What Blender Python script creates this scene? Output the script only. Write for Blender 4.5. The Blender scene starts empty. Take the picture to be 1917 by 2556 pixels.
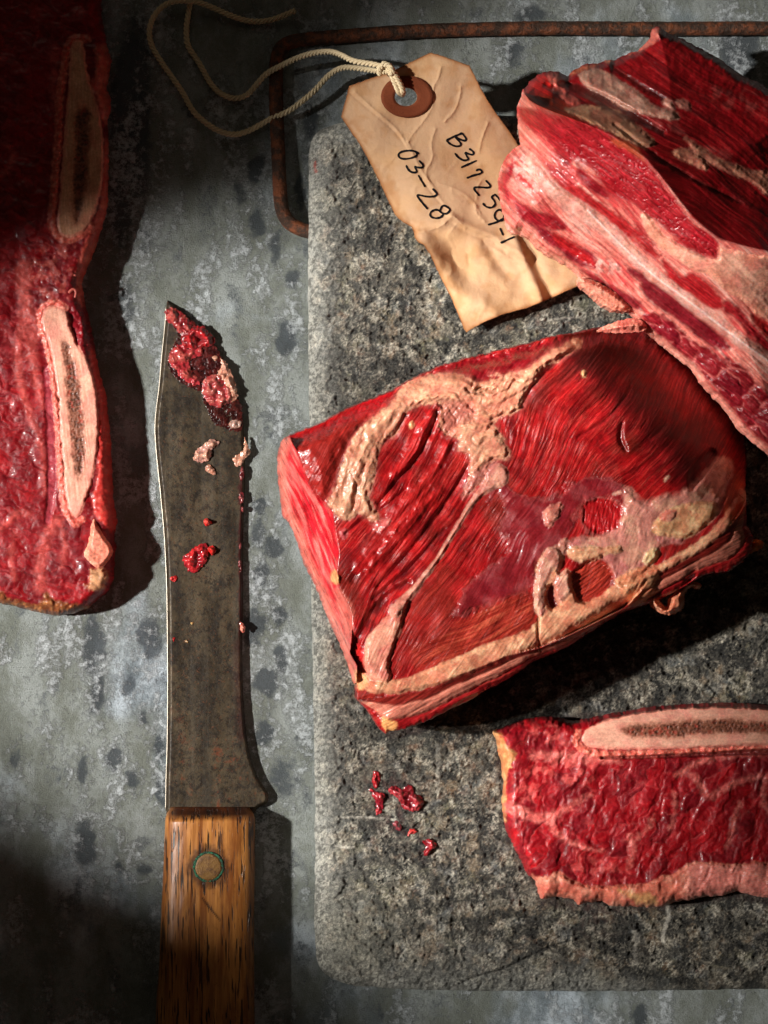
import bpy, math, random
import numpy as np
from mathutils import Vector

# ------------------------------------------------------------------ scale
S = 0.27 / 1917.0            # metres per unit of the working grid (0.14 mm)
HC = 1.0                     # camera height
HP = HC / S
def P(u, v, z):              # grid position + height -> metres
    u = np.asarray(u, float); v = np.asarray(v, float); z = np.asarray(z, float)
    k = (1 - z / HP) * S
    return np.stack([(u - 958.5) * k, (1278 - v) * k, z * S + 0 * u], -1)

# ------------------------------------------------------------------ camera, world, light
sc = bpy.context.scene
col = sc.collection
cam = bpy.data.cameras.new('camera'); camo = bpy.data.objects.new('camera', cam); col.objects.link(camo)
camo.location = (0, 0, HC); camo.rotation_euler = (0, 0, 0)
cam.sensor_fit = 'HORIZONTAL'; cam.sensor_width = 36; cam.lens = 36 * HC / 0.27
cam.clip_start = 0.05; cam.clip_end = 20
sc.camera = camo
w = bpy.data.worlds.new('World'); sc.world = w; w.use_nodes = True
bg = w.node_tree.nodes['Background']; bg.inputs[0].default_value = (1.0, 0.82, 0.62, 1); bg.inputs[1].default_value = 0.022
sc.view_settings.view_transform = 'Standard'; sc.view_settings.look = 'None'
sc.view_settings.gamma = 1; sc.view_settings.exposure = 0; sc.view_settings.use_curve_mapping = False
sc.cycles.use_denoising = True
sc.cycles.max_bounces = 5; sc.cycles.diffuse_bounces = 3; sc.cycles.glossy_bounces = 3
sc.cycles.transmission_bounces = 2; sc.cycles.sample_clamp_indirect = 4

def spot(name, u, v, z, az, el, dist, rad, power, blend, soft, color):
    t = Vector(P(u, v, z)); a = math.radians(az); e = math.radians(el)
    d = Vector((math.cos(a) * math.cos(e), math.sin(a) * math.cos(e), math.sin(e)))
    L = bpy.data.lights.new(name, 'SPOT'); L.energy = power; L.color = color
    L.spot_size = 2 * math.atan(rad * S / dist); L.spot_blend = blend; L.shadow_soft_size = soft
    o = bpy.data.objects.new(name, L); col.objects.link(o)
    o.location = t + d * dist
    o.rotation_euler = (-d).to_track_quat('-Z', 'Y').to_euler()
    return o
KC = (1.0, 0.965, 0.91)
spot('left_spot', 760, 1400, 120, 179, 41, 1.15, 880, 114, 0.13, 0.022, KC)
spot('left_spot', 1470, 460, 300, 176, 41, 1.25, 740, 102, 0.68, 0.02, KC)  # extra unseen spot, added to light the tag and rib
spot('left_spot', 1380, 2330, 200, 178, 40, 1.2, 580, 68, 0.75, 0.022, KC)  # extra unseen spot, added to light the lower board and handle
ar = bpy.data.lights.new('fill_lamp', 'AREA'); ar.energy = .35; ar.size = 0.5; ar.color = (1.0, 0.84, 0.66)  # weak warm fill, added out of view to lift the shadows
aro = bpy.data.objects.new('fill_lamp', ar); col.objects.link(aro); aro.location = (-0.25, 0.95, 0.7)
aro.rotation_euler = (Vector((0.1, 0.05, 0)) - aro.location).to_track_quat('-Z', 'Y').to_euler()

# ------------------------------------------------------------------ traced coordinates: each table is (x0, y0, scale)
ZT = dict(A=(0,0,.57866), B=(800,0,.67330), C=(0,700,.40687), D=(640,780,.39783), E=(1200,780,.43219),
          F=(640,1200,.39783), G=(1200,1700,.43219), H=(250,1850,.42194), I=(820,100,.39783),
          J=(1240,50,.40808), K=(1240,550,.40808), L=(380,740,.31646), M=(380,1400,.31652),
          N=(860,1200,.42194), O=(780,1850,.30139), Q=(0,0,.38882), R=(0,1450,.5), T=(560,250,.36145),
          U=(1500,1080,.31639), W=(0,0,1.15552), V=(760,2200,.69741), X=(0,0,1.0))
ZT['Pp'] = ZT['Q']
def tr(*a):
    """tr('D', x,y,x,y,..., 'E', x,y,...) -> Nx2 array of grid positions"""
    out = []; k = 'X'; i = 0
    while i < len(a):
        if isinstance(a[i], str): k = a[i]; i += 1; continue
        x0, y0, s = ZT[k]; out.append((x0 + a[i] * s, y0 + a[i + 1] * s)); i += 2
    return np.array(out, float)
def chaikin(p, n=1, closed=True):
    for _ in range(n):
        if closed:
            q = np.roll(p, -1, 0); a = .75 * p + .25 * q; b = .25 * p + .75 * q
            p = np.stack([a, b], 1).reshape(-1, 2)
        else:
            q = p[1:]; r = p[:-1]; a = .75 * r + .25 * q; b = .25 * r + .75 * q
            p = np.concatenate([p[:1], np.stack([a, b], 1).reshape(-1, p.shape[1]), p[-1:]])
    return p

# ------------------------------------------------------------------ noise
def _h(ix, iy, s):
    n = (ix.astype(np.int64) * 374761393 + iy.astype(np.int64) * 668265263 + s * 1274126177) & 0xffffffff
    n = ((n ^ (n >> 13)) * 1274126177) & 0xffffffff
    n = n ^ (n >> 16)
    return (n & 0xffffff) / float(0x1000000)
def perlin(x, y, s=0):
    xi = np.floor(x); yi = np.floor(y); fx = x - xi; fy = y - yi
    ux = fx * fx * fx * (fx * (fx * 6 - 15) + 10); uy = fy * fy * fy * (fy * (fy * 6 - 15) + 10)
    def g(dx, dy):
        a = _h(xi + dx, yi + dy, s) * 2 * np.pi
        return np.cos(a) * (fx - dx) + np.sin(a) * (fy - dy)
    n0 = g(0, 0) * (1 - ux) + g(1, 0) * ux; n1 = g(0, 1) * (1 - ux) + g(1, 1) * ux
    return (n0 * (1 - uy) + n1 * uy) * 1.5
def fbm(x, y, o=4, s=0, g=.5):
    r = 0; a = 1; t = 0
    for i in range(o):
        r = r + a * perlin(x, y, s + i * 17); t += a; a *= g; x = x * 2.03 + 5.1; y = y * 2.03 + 1.7
    return r / t * 1.3
def ridged(x, y, o=3, s=0):
    r = 0; a = 1; t = 0
    for i in range(o):
        r = r + a * (1 - np.abs(perlin(x, y, s + i * 13)) * 2); t += a; a *= .5; x = x * 2.1 + 3.3; y = y * 2.1 + 7.7
    return r / t
def worley(x, y, s=0, jit=.9):
    xi = np.floor(x); yi = np.floor(y)
    f1 = np.full(x.shape, 9.); f2 = np.full(x.shape, 9.); cid = np.zeros(x.shape)
    for dx in (-1, 0, 1):
        for dy in (-1, 0, 1):
            cx = xi + dx; cy = yi + dy
            px = cx + .5 + jit * (_h(cx, cy, s) - .5); py = cy + .5 + jit * (_h(cx, cy, s + 5) - .5)
            d = np.hypot(px - x, py - y); c = _h(cx, cy, s + 9)
            n = d < f1
            f2 = np.where(n, f1, np.minimum(f2, d)); cid = np.where(n, c, cid); f1 = np.where(n, d, f1)
    return f1, f2, cid
def rot(u, v, deg):          # along, across
    a = math.radians(deg); c, s_ = math.cos(a), math.sin(a)
    return u * c + v * s_, -u * s_ + v * c
def ss(x, a, b):
    t = np.clip((x - a) / (b - a), 0, 1); return t * t * (3 - 2 * t)
def lin(c):
    c = np.asarray(c, float) / 255.
    return np.where(c <= .04045, c / 12.92, ((c + .055) / 1.055) ** 2.4)

def sdf(u, v, poly, cut=None):          # positive inside
    res = np.full(u.shape, -1e3)
    if cut is not None:
        lo = poly.min(0) - cut; hi = poly.max(0) + cut
        idx = np.nonzero((u > lo[0]) & (u < hi[0]) & (v > lo[1]) & (v < hi[1]))[0]
        if len(idx) == 0: return res
        x = u[idx]; y = v[idx]
    else:
        x = u.ravel(); y = v.ravel()
    d2 = np.full(x.shape, 1e12); ins = np.zeros(x.shape, bool)
    a = poly; b = np.roll(poly, -1, 0)
    for (ax, ay), (bx, by) in zip(a, b):
        ex, ey = bx - ax, by - ay; L = ex * ex + ey * ey
        if L < 1e-9: continue
        wx = x - ax; wy = y - ay
        t = np.clip((wx * ex + wy * ey) / L, 0, 1)
        d2 = np.minimum(d2, (wx - ex * t) ** 2 + (wy - ey * t) ** 2)
        if ay != by:
            c = ((ay > y) != (by > y)) & (x < ex * (y - ay) / (by - ay) + ax)
            ins ^= c
    r = np.sqrt(d2) * np.where(ins, 1, -1)
    if cut is not None: res[idx] = r; return res
    return r.reshape(u.shape)
def strk(u, v, pts, ws, cut=60):        # ws - distance to a stroke with changing half width
    pts = np.asarray(pts, float); ws = np.broadcast_to(np.asarray(ws, float), (len(pts),)) if np.ndim(ws) == 0 or len(ws) == len(pts) else np.interp(np.linspace(0, 1, len(pts)), np.linspace(0, 1, len(ws)), ws)
    p3 = chaikin(np.column_stack([pts, ws]), 2, False)
    res = np.full(u.shape, -1e3)
    lo = p3[:, :2].min(0) - cut; hi = p3[:, :2].max(0) + cut
    idx = np.nonzero((u > lo[0]) & (u < hi[0]) & (v > lo[1]) & (v < hi[1]))[0]
    if len(idx) == 0: return res
    x = u[idx]; y = v[idx]; best = np.full(x.shape, -1e3)
    for (ax, ay, aw), (bx, by, bw) in zip(p3[:-1], p3[1:]):
        ex, ey = bx - ax, by - ay; L = ex * ex + ey * ey + 1e-9
        t = np.clip(((x - ax) * ex + (y - ay) * ey) / L, 0, 1)
        best = np.maximum(best, aw + (bw - aw) * t - np.hypot(x - ax - ex * t, y - ay - ey * t))
    res[idx] = best
    return res

# ------------------------------------------------------------------ objects
def thing(name, label, cat, loc, group=None):
    o = bpy.data.objects.new(name, None); col.objects.link(o); o.empty_display_size = 0.01
    o.location = loc; o['label'] = label; o['category'] = cat
    if group: o['group'] = group
    return o
def vnormals(co, q):
    n = np.cross(co[q[:, 2]] - co[q[:, 0]], co[q[:, 3]] - co[q[:, 1]])
    vn = np.zeros_like(co)
    for k in range(4):
        for c in range(3): vn[:, c] += np.bincount(q[:, k], n[:, c], len(co))
    return vn / (np.linalg.norm(vn, axis=1, keepdims=True) + 1e-20)
def mesh(name, co, q, m, parent=None, colr=None, attrs=None, nrm=None, smooth=True, props=None):
    """one mesh object from quad array; co in metres (world), stored relative to parent"""
    off = np.array(parent.location if parent is not None and parent.type == 'EMPTY' else
                   ((parent.parent.location if parent is not None and parent.parent else (0, 0, 0))), float)
    used = np.unique(q); mp = np.full(len(co), -1); mp[used] = np.arange(len(used))
    c2 = co[used] - off; q2 = mp[q]
    me = bpy.data.meshes.new(name)
    me.vertices.add(len(c2)); me.vertices.foreach_set('co', c2.astype(np.float32).ravel())
    n = len(q2); k = q2.shape[1]
    me.loops.add(n * k); me.loops.foreach_set('vertex_index', q2.astype(np.int32).ravel())
    me.polygons.add(n); me.polygons.foreach_set('loop_start', np.arange(0, n * k, k, dtype=np.int32))
    me.polygons.foreach_set('loop_total', np.full(n, k, np.int32))
    if smooth: me.polygons.foreach_set('use_smooth', np.ones(n, bool))
    me.update()
    if colr is not None:
        a = me.color_attributes.new('Col', 'FLOAT_COLOR', 'POINT')
        c4 = np.ones((len(used), 4), np.float32); c4[:, :3] = colr[used]
        a.data.foreach_set('color', c4.ravel())
    for an, av in (attrs or {}).items():
        a = me.attributes.new(an, 'FLOAT', 'POINT'); a.data.foreach_set('value', av[used].astype(np.float32))
    if nrm is not None: me.normals_split_custom_set_from_vertices(nrm[used].astype(np.float32))
    me.materials.append(m)
    o = bpy.data.objects.new(name, me); col.objects.link(o)
    if parent is not None: o.parent = parent
    for k_, v_ in (props or {}).items(): o[k_] = v_
    return o

class Field:
    """dense relief sheet inside an outline, closed by walls down to its base"""
    def __init__(s, outline, step, wob=0, ws=30, seed=1, hole=None):
        s.out = outline; lo = outline.min(0) - 3 * step; hi = outline.max(0) + 3 * step
        s.nx = int((hi[0] - lo[0]) / step) + 1; s.ny = int((hi[1] - lo[1]) / step) + 1
        gu, gv = np.meshgrid(lo[0] + step * np.arange(s.nx), lo[1] + step * np.arange(s.ny))
        s.shape = gu.shape
        sd = sdf(gu, gv, outline)
        if wob: sd = sd + wob * fbm(gu / ws, gv / ws, 3, seed)
        if hole is not None: sd = np.minimum(sd, hole(gu, gv))
        gy, gx = np.gradient(sd, step)
        m = sd > 0
        qm = m[:-1, :-1] | m[1:, :-1] | m[:-1, 1:] | m[1:, 1:]
        idx = np.arange(gu.size).reshape(gu.shape)
        q = np.stack([idx[1:, :-1][qm], idx[1:, 1:][qm], idx[:-1, 1:][qm], idx[:-1, :-1][qm]], 1)
        o = sd < 0
        gl = gx * gx + gy * gy + 1e-9
        mv = np.where(o, -sd / gl, 0); mv = np.clip(mv, 0, 2.0 * step)
        gu = gu + gx * mv; gv = gv + gy * mv
        used = np.unique(q); mp = np.full(gu.size, -1); mp[used] = np.arange(len(used))
        s.q = mp[q]; s.u = gu.ravel()[used]; s.v = gv.ravel()[used]
        s.sd = np.maximum(sd.ravel()[used], 0)
        N = len(used); e = np.concatenate([s.q[:, [i, (i + 1) % 4]] for i in range(4)])
        key = e[:, 0] * N + e[:, 1]; rk = e[:, 1] * N + e[:, 0]
        s.edge = e[~np.isin(key, rk)]
        s.z = np.zeros(N); s.c = np.zeros((N, 3)); s.lab = np.zeros(N, int); s.wet = np.full(N, .35)
        s.fa = s.u / 9; s.fc = s.v / 9; s.fs = np.full(N, .6)
    def mask(s, poly, f=5, wob=8, ws=35, seed=3, ch=1):
        d = sdf(s.u, s.v, chaikin(poly, ch), 60)
        if wob: d = d + wob * fbm(s.u / ws, s.v / ws, 3, seed)
        return ss(d, -f, f), d
    def stroke(s, pts, ws, f=4, wob=4, wsz=25, seed=5):
        d = strk(s.u, s.v, pts, ws)
        if wob: d = d + wob * fbm(s.u / wsz, s.v / wsz, 3, seed)
        return ss(d, -f, f), d
    def paint(s, m, c, a=1.0):
        if not isinstance(c, np.ndarray) or c.ndim == 1: c = lin(c)[None, :]
        m = (m * a)[:, None]; s.c = s.c * (1 - m) + c * m
    def var(s, amt, x, y, o=3, seed=7, m=1.0):
        s.c = s.c * (1 + (amt * m * fbm(x, y, o, seed))[:, None] if np.ndim(m) else 1 + (amt * fbm(x, y, o, seed))[:, None])
    def setfib(s, m, a, c, L=60., wd=4.5, st=1.0):
        k = m > .5; s.fa = np.where(k, a / L, s.fa); s.fc = np.where(k, c / wd, s.fc); s.fs = np.where(k, st, s.fs)
    def build(s, parent, parts, m, base, inset=12, wallcol=.8, bulge=0):
        """parts: {label: (name, parent_or_None, props)}"""
        co = P(s.u, s.v, s.z)
        vn = vnormals(co, s.q)
        # walls
        bv = np.unique(s.edge); N = len(s.u); M = len(bv)
        en = np.zeros((N, 2))                      # outward 2-D normal
        d = np.stack([s.u[s.edge[:, 1]] - s.u[s.edge[:, 0]], s.v[s.edge[:, 1]] - s.v[s.edge[:, 0]]], 1)
        pn = np.stack([-d[:, 1], d[:, 0]], 1)
        for k in range(2):
            for c in range(2): en[:, c] += np.bincount(s.edge[:, k], pn[:, c], N)
        en /= np.linalg.norm(en, axis=1, keepdims=True) + 1e-9
        cen = en[bv]
        rings = [bv]; mp = np.full(N, -1); mp[bv] = np.arange(M)
        C = [co]; Cc = [s.c]; L = [s.lab]; Wt = [np.stack([s.wet, s.fa, s.fc, s.fs], 1)]; cnt = N
        zt = s.z[bv]; zb = base(s.u[bv], s.v[bv]) if callable(base) else np.full(M, float(base))
        top = co[bv]
        for f_, ins in ((.35, -bulge), (.75, .25 * inset), (1, inset)):
            zz = zt + (zb - zt) * f_
            pos = top.copy(); pos[:, 0] -= cen[:, 0] * ins * S; pos[:, 1] += cen[:, 1] * ins * S; pos[:, 2] = zz * S
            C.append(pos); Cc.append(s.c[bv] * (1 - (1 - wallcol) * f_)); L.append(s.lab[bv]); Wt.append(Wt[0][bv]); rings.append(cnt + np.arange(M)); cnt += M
        co2 = np.concatenate(C); c2 = np.concatenate(Cc); lab2 = np.concatenate(L); w2 = np.concatenate(Wt)
        ei = mp[s.edge]; W = []
        for a, b in zip(rings[:-1], rings[1:]):
            W.append(np.stack([a[ei[:, 1]], a[ei[:, 0]], b[ei[:, 0]], b[ei[:, 1]]], 1))
        qa = np.concatenate([s.q] + W)
        vn2 = vnormals(co2, qa)
        ql = np.max(lab2[qa], 1)
        objs = {}
        for l, spec in parts.items():
            nm, par, props = spec[:3]; mm = spec[3] if len(spec) > 3 else m
            sel = qa[ql == l]
            if len(sel) == 0: continue
            pp = parent if par is None else objs[par]
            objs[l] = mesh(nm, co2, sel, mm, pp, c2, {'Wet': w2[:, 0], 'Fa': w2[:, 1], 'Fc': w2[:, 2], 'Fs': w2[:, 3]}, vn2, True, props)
        return objs

# ------------------------------------------------------------------ materials
class NT:
    def __init__(s, name):
        s.m = bpy.data.materials.new(name); s.m.use_nodes = True; s.t = s.m.node_tree; s.t.nodes.clear()
        s.out = s.t.nodes.new('ShaderNodeOutputMaterial'); s.b = s.t.nodes.new('ShaderNodeBsdfPrincipled')
        s.t.links.new(s.b.outputs[0], s.out.inputs[0])
        g = s.t.nodes.new('ShaderNodeNewGeometry')
        s.pos = s.op('VECTOR', 'SCALE', g.outputs['Position'], sc=1 / S / 100.)   # unit = 100 grid px
    def put(s, inp, val):
        if isinstance(val, bpy.types.NodeSocket): s.t.links.new(val, inp)
        elif val is not None:
            if hasattr(inp.default_value, '__len__') and not hasattr(val, '__len__'): val = [val] * len(inp.default_value)
            if hasattr(val, '__len__') and len(val) == 3 and len(inp.default_value) == 4: val = list(val) + [1]
            inp.default_value = val
    def op(s, kind, o, a=None, b=None, c=None, sc=None):
        if kind == 'VECTOR':
            n = s.t.nodes.new('ShaderNodeVectorMath'); n.operation = o
            s.put(n.inputs[0], a)
            if b is not None: s.put(n.inputs[1], b)
            if sc is not None: n.inputs['Scale'].default_value = sc
            return n.outputs[0]
        n = s.t.nodes.new('ShaderNodeMath'); n.operation = o
        for i, x in enumerate((a, b, c)):
            if x is not None: s.put(n.inputs[i], x)
        return n.outputs[0]
    def M(s, o, a, b=None, c=None): return s.op('M', o, a, b, c)
    def noise(s, scale, det=4, rough=.55, st=(1, 1, 1), dist=0, off=0, ang=0):
        mp = s.t.nodes.new('ShaderNodeMapping'); s.t.links.new(s.pos, mp.inputs[0])
        mp.inputs['Scale'].default_value = st; mp.inputs['Location'].default_value = (off, off * .7, off * .3)
        mp.inputs['Rotation'].default_value = (0, 0, ang)
        n = s.t.nodes.new('ShaderNodeTexNoise'); s.t.links.new(mp.outputs[0], n.inputs['Vector'])
        n.inputs['Scale'].default_value = scale; n.inputs['Detail'].default_value = det
        n.inputs['Roughness'].default_value = rough; n.inputs['Distortion'].default_value = dist
        return n.outputs[0]
    def vor(s, scale, feat='F1', st=(1, 1, 1), rnd=1):
        mp = s.t.nodes.new('ShaderNodeMapping'); s.t.links.new(s.pos, mp.inputs[0]); mp.inputs['Scale'].default_value = st
        n = s.t.nodes.new('ShaderNodeTexVoronoi'); n.feature = feat; n.inputs['Scale'].default_value = scale
        s.t.links.new(mp.outputs[0], n.inputs['Vector']); n.inputs['Randomness'].default_value = rnd
        return n.outputs['Distance']
    def step(s, x, a, b, lo=0., hi=1.):
        n = s.t.nodes.new('ShaderNodeMapRange'); n.interpolation_type = 'SMOOTHSTEP'
        s.put(n.inputs[0], x); n.inputs[1].default_value = a; n.inputs[2].default_value = b
        n.inputs[3].default_value = lo; n.inputs[4].default_value = hi
        return n.outputs[0]
    def mix(s, f, a, b, mode='MIX'):
        n = s.t.nodes.new('ShaderNodeMix'); n.data_type = 'RGBA'; n.blend_type = mode
        s.put(n.inputs[0], f); s.put(n.inputs[6], a); s.put(n.inputs[7], b); return n.outputs[2]
    def attr(s, name, fac=False):
        n = s.t.nodes.new('ShaderNodeAttribute'); n.attribute_name = name
        return n.outputs['Fac'] if fac else n.outputs['Color']
    def bump(s, h, dist, strength=1.0, prev=None):
        n = s.t.nodes.new('ShaderNodeBump'); s.put(n.inputs['Height'], h); n.inputs['Distance'].default_value = dist
        n.inputs['Strength'].default_value = strength
        if prev is not None: s.t.links.new(prev, n.inputs['Normal'])
        return n.outputs[0]
    def set(s, **k):
        for a, b in k.items():
            s.put(s.b.inputs[{'base': 'Base Color', 'rough': 'Roughness', 'metal': 'Metallic', 'sss': 'Subsurface Weight',
                              'sssr': 'Subsurface Radius', 'ssss': 'Subsurface Scale', 'coat': 'Coat Weight',
                              'coatr': 'Coat Roughness', 'normal': 'Normal', 'spec': 'Specular IOR Level', 'sheen': 'Sheen Weight'}[a]], b)
        return s.m
def rgb(*c): return tuple(lin(c))

def flesh(name, sss=.25, bumpd=.00008, coat=.2, fine=1.0):
    n = NT(name); c = n.attr('Col'); r = n.attr('Wet', True); st = n.attr('Fs', True)
    cv = n.t.nodes.new('ShaderNodeCombineXYZ'); n.put(cv.inputs[0], n.attr('Fa', True)); n.put(cv.inputs[1], n.attr('Fc', True))
    def fn(scale, det, off):
        q = n.t.nodes.new('ShaderNodeTexNoise'); q.inputs['Scale'].default_value = scale; q.inputs['Detail'].default_value = det; q.inputs['Roughness'].default_value = .62
        a = n.op('VECTOR', 'ADD', cv.outputs[0], (off, off, off)); n.t.links.new(a, q.inputs['Vector']); return q.outputs[0]
    f = fn(1.0, 4, 0); g = fn(.45, 3, 9); iso = n.noise(16, 4, .7); big = n.noise(2.6, 4, .6, off=5)
    k = n.mix(n.M('MULTIPLY', st, fine), (.5, .5, .5), n.mix(.4, f, g))
    m1 = n.mix(n.step(k, .28, .72), (.42, .34, .35), (1.34, 1.34, 1.34))
    c2 = n.mix(1.0, c, m1, 'MULTIPLY')
    c2 = n.mix(n.M('MULTIPLY', n.M('MULTIPLY', n.step(f, .58, .72), st), .09), c2, rgb(226, 150, 134))
    c2 = n.mix(1.0, c2, n.mix(n.step(iso, .3, .7), (.84, .82, .82), (1.16, 1.16, 1.16)), 'MULTIPLY')
    c2 = n.mix(1.0, c2, n.mix(n.step(big, .3, .7), (.84, .74, .74), (1.14, 1.1, 1.1)), 'MULTIPLY')
    h = n.M('ADD', n.M('MULTIPLY', n.M('MULTIPLY', f, st), 1.6), n.M('MULTIPLY', iso, .6))
    return n.set(base=c2, rough=n.M('ADD', r, n.M('MULTIPLY', n.M('SUBTRACT', big, .45), .5)), sss=sss, sssr=(1, .3, .2), ssss=.0016,
                 coat=n.M('MULTIPLY', n.step(r, .56, .3), coat), coatr=.13, normal=n.bump(h, bumpd * 1.6), spec=.28)
M_meat = flesh('raw_meat'); M_fat = flesh('fat', .4, .00005, .1)
M_bone = flesh('bone', .15, .00005, .05); M_marrow = flesh('marrow', .1, .0002, .1)
M_scrap = flesh('scrap', .3, .0001, .6)

# table metal: galvanised sheet with patina; masks painted on its vertices
n = NT('galvanised_sheet')
mk = n.attr('Col'); sp = n.t.nodes.new('ShaderNodeSeparateColor'); n.t.links.new(mk, sp.inputs[0])
dk, lt, ol = sp.outputs[0], sp.outputs[1], sp.outputs[2]
fine = n.noise(6.5, 8, .85); mid = n.noise(1.1, 6, .65, (1, .55, 1)); grain = n.noise(28, 3, .7, off=7)
olv = n.step(n.M('ADD', n.noise(.45, 5, .6, (1, .6, 1), off=4), n.M('MULTIPLY', ol, .35)), .42, .68)
base = n.mix(n.step(n.M('ADD', mid, n.M('MULTIPLY', n.M('SUBTRACT', fine, .5), .5)), .38, .64), rgb(108, 118, 124), rgb(180, 190, 198))
base = n.mix(n.M('MULTIPLY', olv, .62), base, rgb(100, 100, 80))
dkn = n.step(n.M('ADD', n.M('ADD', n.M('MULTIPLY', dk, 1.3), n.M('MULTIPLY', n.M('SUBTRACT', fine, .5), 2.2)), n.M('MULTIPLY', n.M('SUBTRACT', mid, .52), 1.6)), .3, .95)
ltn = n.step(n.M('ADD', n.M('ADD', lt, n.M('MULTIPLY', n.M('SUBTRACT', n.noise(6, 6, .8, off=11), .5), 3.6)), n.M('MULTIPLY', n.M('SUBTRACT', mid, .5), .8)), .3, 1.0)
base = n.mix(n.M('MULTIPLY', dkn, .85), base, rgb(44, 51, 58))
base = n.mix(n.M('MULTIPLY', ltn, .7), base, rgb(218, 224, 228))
rust = n.step(n.noise(5, 5, .8, off=21), .68, .76)
base = n.mix(n.M('MULTIPLY', rust, .35), base, rgb(130, 88, 48))
base = n.mix(1.0, base, n.mix(grain, (.5, .5, .5), (1.5, 1.5, 1.5)), 'MULTIPLY')
hgt = n.M('ADD', n.M('MULTIPLY', grain, .35), n.M('ADD', n.M('MULTIPLY', fine, n.M('ADD', .25, ltn)), n.M('MULTIPLY', mid, .3)))
M_table = n.set(base=base, rough=n.step(fine, .3, .7, .5, .72), metal=.1, spec=.35, normal=n.bump(hgt, .0012))

# stone
n = NT('rough_granite'); c = n.attr('Col'); f = n.noise(11, 5, .75, dist=.8); f2 = n.noise(26, 3, .7, off=5, dist=1.5)
c2 = n.mix(1.0, c, n.mix(n.step(f, .3, .7), (.42, .42, .43), (1.62, 1.6, 1.56)), 'MULTIPLY')
c2 = n.mix(n.step(f2, .6, .68, 0, .45), c2, rgb(190, 186, 174))
M_stone = n.set(base=c2, rough=.62, spec=.45, normal=n.bump(n.M('ADD', f, n.M('MULTIPLY', f2, .6)), .0013))

# rusty iron rod
n = NT('rusty_iron'); f = n.noise(3, 6, .75); g = n.noise(12, 4, .7, off=3)
c = n.mix(n.step(f, .42, .62), rgb(58, 40, 29), rgb(122, 66, 36)); c = n.mix(n.step(g, .6, .74, 0, .7), c, rgb(140, 78, 36))
c = n.mix(n.step(n.noise(5, 4, .7, off=9), .66, .72, 0, .5), c, rgb(120, 118, 112))
M_rod = n.set(base=c, rough=.6, metal=.35, normal=n.bump(n.M('ADD', f, g), .0009))

# blade steel
n = NT('old_carbon_steel'); f = n.noise(1.6, 6, .7, (1.3, .6, 1)); g = n.noise(12, 4, .75, off=2); r_ = n.noise(4, 6, .8, off=14)
g2 = n.noise(5, 6, .8, off=31); c = n.mix(n.step(f, .3, .7), rgb(36, 28, 18), rgb(80, 68, 50)); c = n.mix(n.step(g2, .47, .6, 0, .8), c, rgb(24, 17, 11)); c = n.mix(n.step(g, .54, .66, 0, .55), c, rgb(14, 10, 8)); c = n.mix(n.step(n.noise(16, 4, .8, off=41), .58, .66, 0, .35), c, rgb(128, 70, 34)); c = n.mix(n.step(n.noise(.7, 3, .6, (8, .25, 1), off=44), .5, .7, 0, .15), c, rgb(96, 90, 80))
c = n.mix(n.M('MULTIPLY', n.step(n.M('ADD', r_, n.M('MULTIPLY', n.M('SUBTRACT', f, .5), .8)), .58, .75), n.attr('Rust', True)), c, rgb(104, 48, 24))
c = n.mix(n.attr('Blood', True), c, rgb(58, 14, 14))
M_blade = n.set(base=c, rough=n.step(g, .3, .7, .38, .6), metal=.3, spec=.35, normal=n.bump(n.M('ADD', g, n.M('MULTIPLY', f, .4)), .00012))
n = NT('bright_steel_edge'); M_edge = n.set(base=rgb(165, 155, 140), rough=.4, metal=.6)

# handle wood
n = NT('oiled_oak'); f = n.noise(1.2, 5, .6, (5, .35, 1), dist=.3); d = n.noise(3.2, 2, .5, (6, .36, 1), off=8, dist=.15)
ln = n.noise(3.5, 4, .6, (9, .2, 1), off=3)
c = n.mix(n.step(f, .3, .7), rgb(118, 66, 26), rgb(184, 124, 62)); c = n.mix(n.step(ln, .5, .7, 0, .5), c, rgb(112, 58, 22))
c = n.mix(n.attr('Dark', True), c, rgb(40, 18, 8))
pore = n.step(d, .575, .615); c = n.mix(n.M('MULTIPLY', pore, .92), c, rgb(20, 12, 8))
c = n.mix(n.step(n.noise(.9, 5, .75, (1.6, .6, 1), off=30), .45, .72, 0, .6), c, rgb(84, 42, 16)); c = n.mix(n.step(n.noise(5, 5, .8, off=33), .6, .7, 0, .5), c, rgb(60, 28, 12))
M_wood = n.set(base=c, rough=.4, spec=.35, coat=.1, coatr=.3, normal=n.bump(n.M('SUBTRACT', n.M('MULTIPLY', ln, .3), pore), .0002))
n = NT('brass_rivet'); g = n.noise(6, 5, .8); 
M_brass = n.set(base=n.mix(n.step(g, .4, .65), rgb(120, 86, 40), rgb(88, 58, 34)), rough=.5, metal=.3, normal=n.bump(g, .0003))
n = NT('verdigris'); g = n.noise(12, 5, .8)
M_verd = n.set(base=n.mix(n.step(g, .42, .6), rgb(22, 20, 14), rgb(30, 104, 72)), rough=.8, normal=n.bump(g, .0006))

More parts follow.
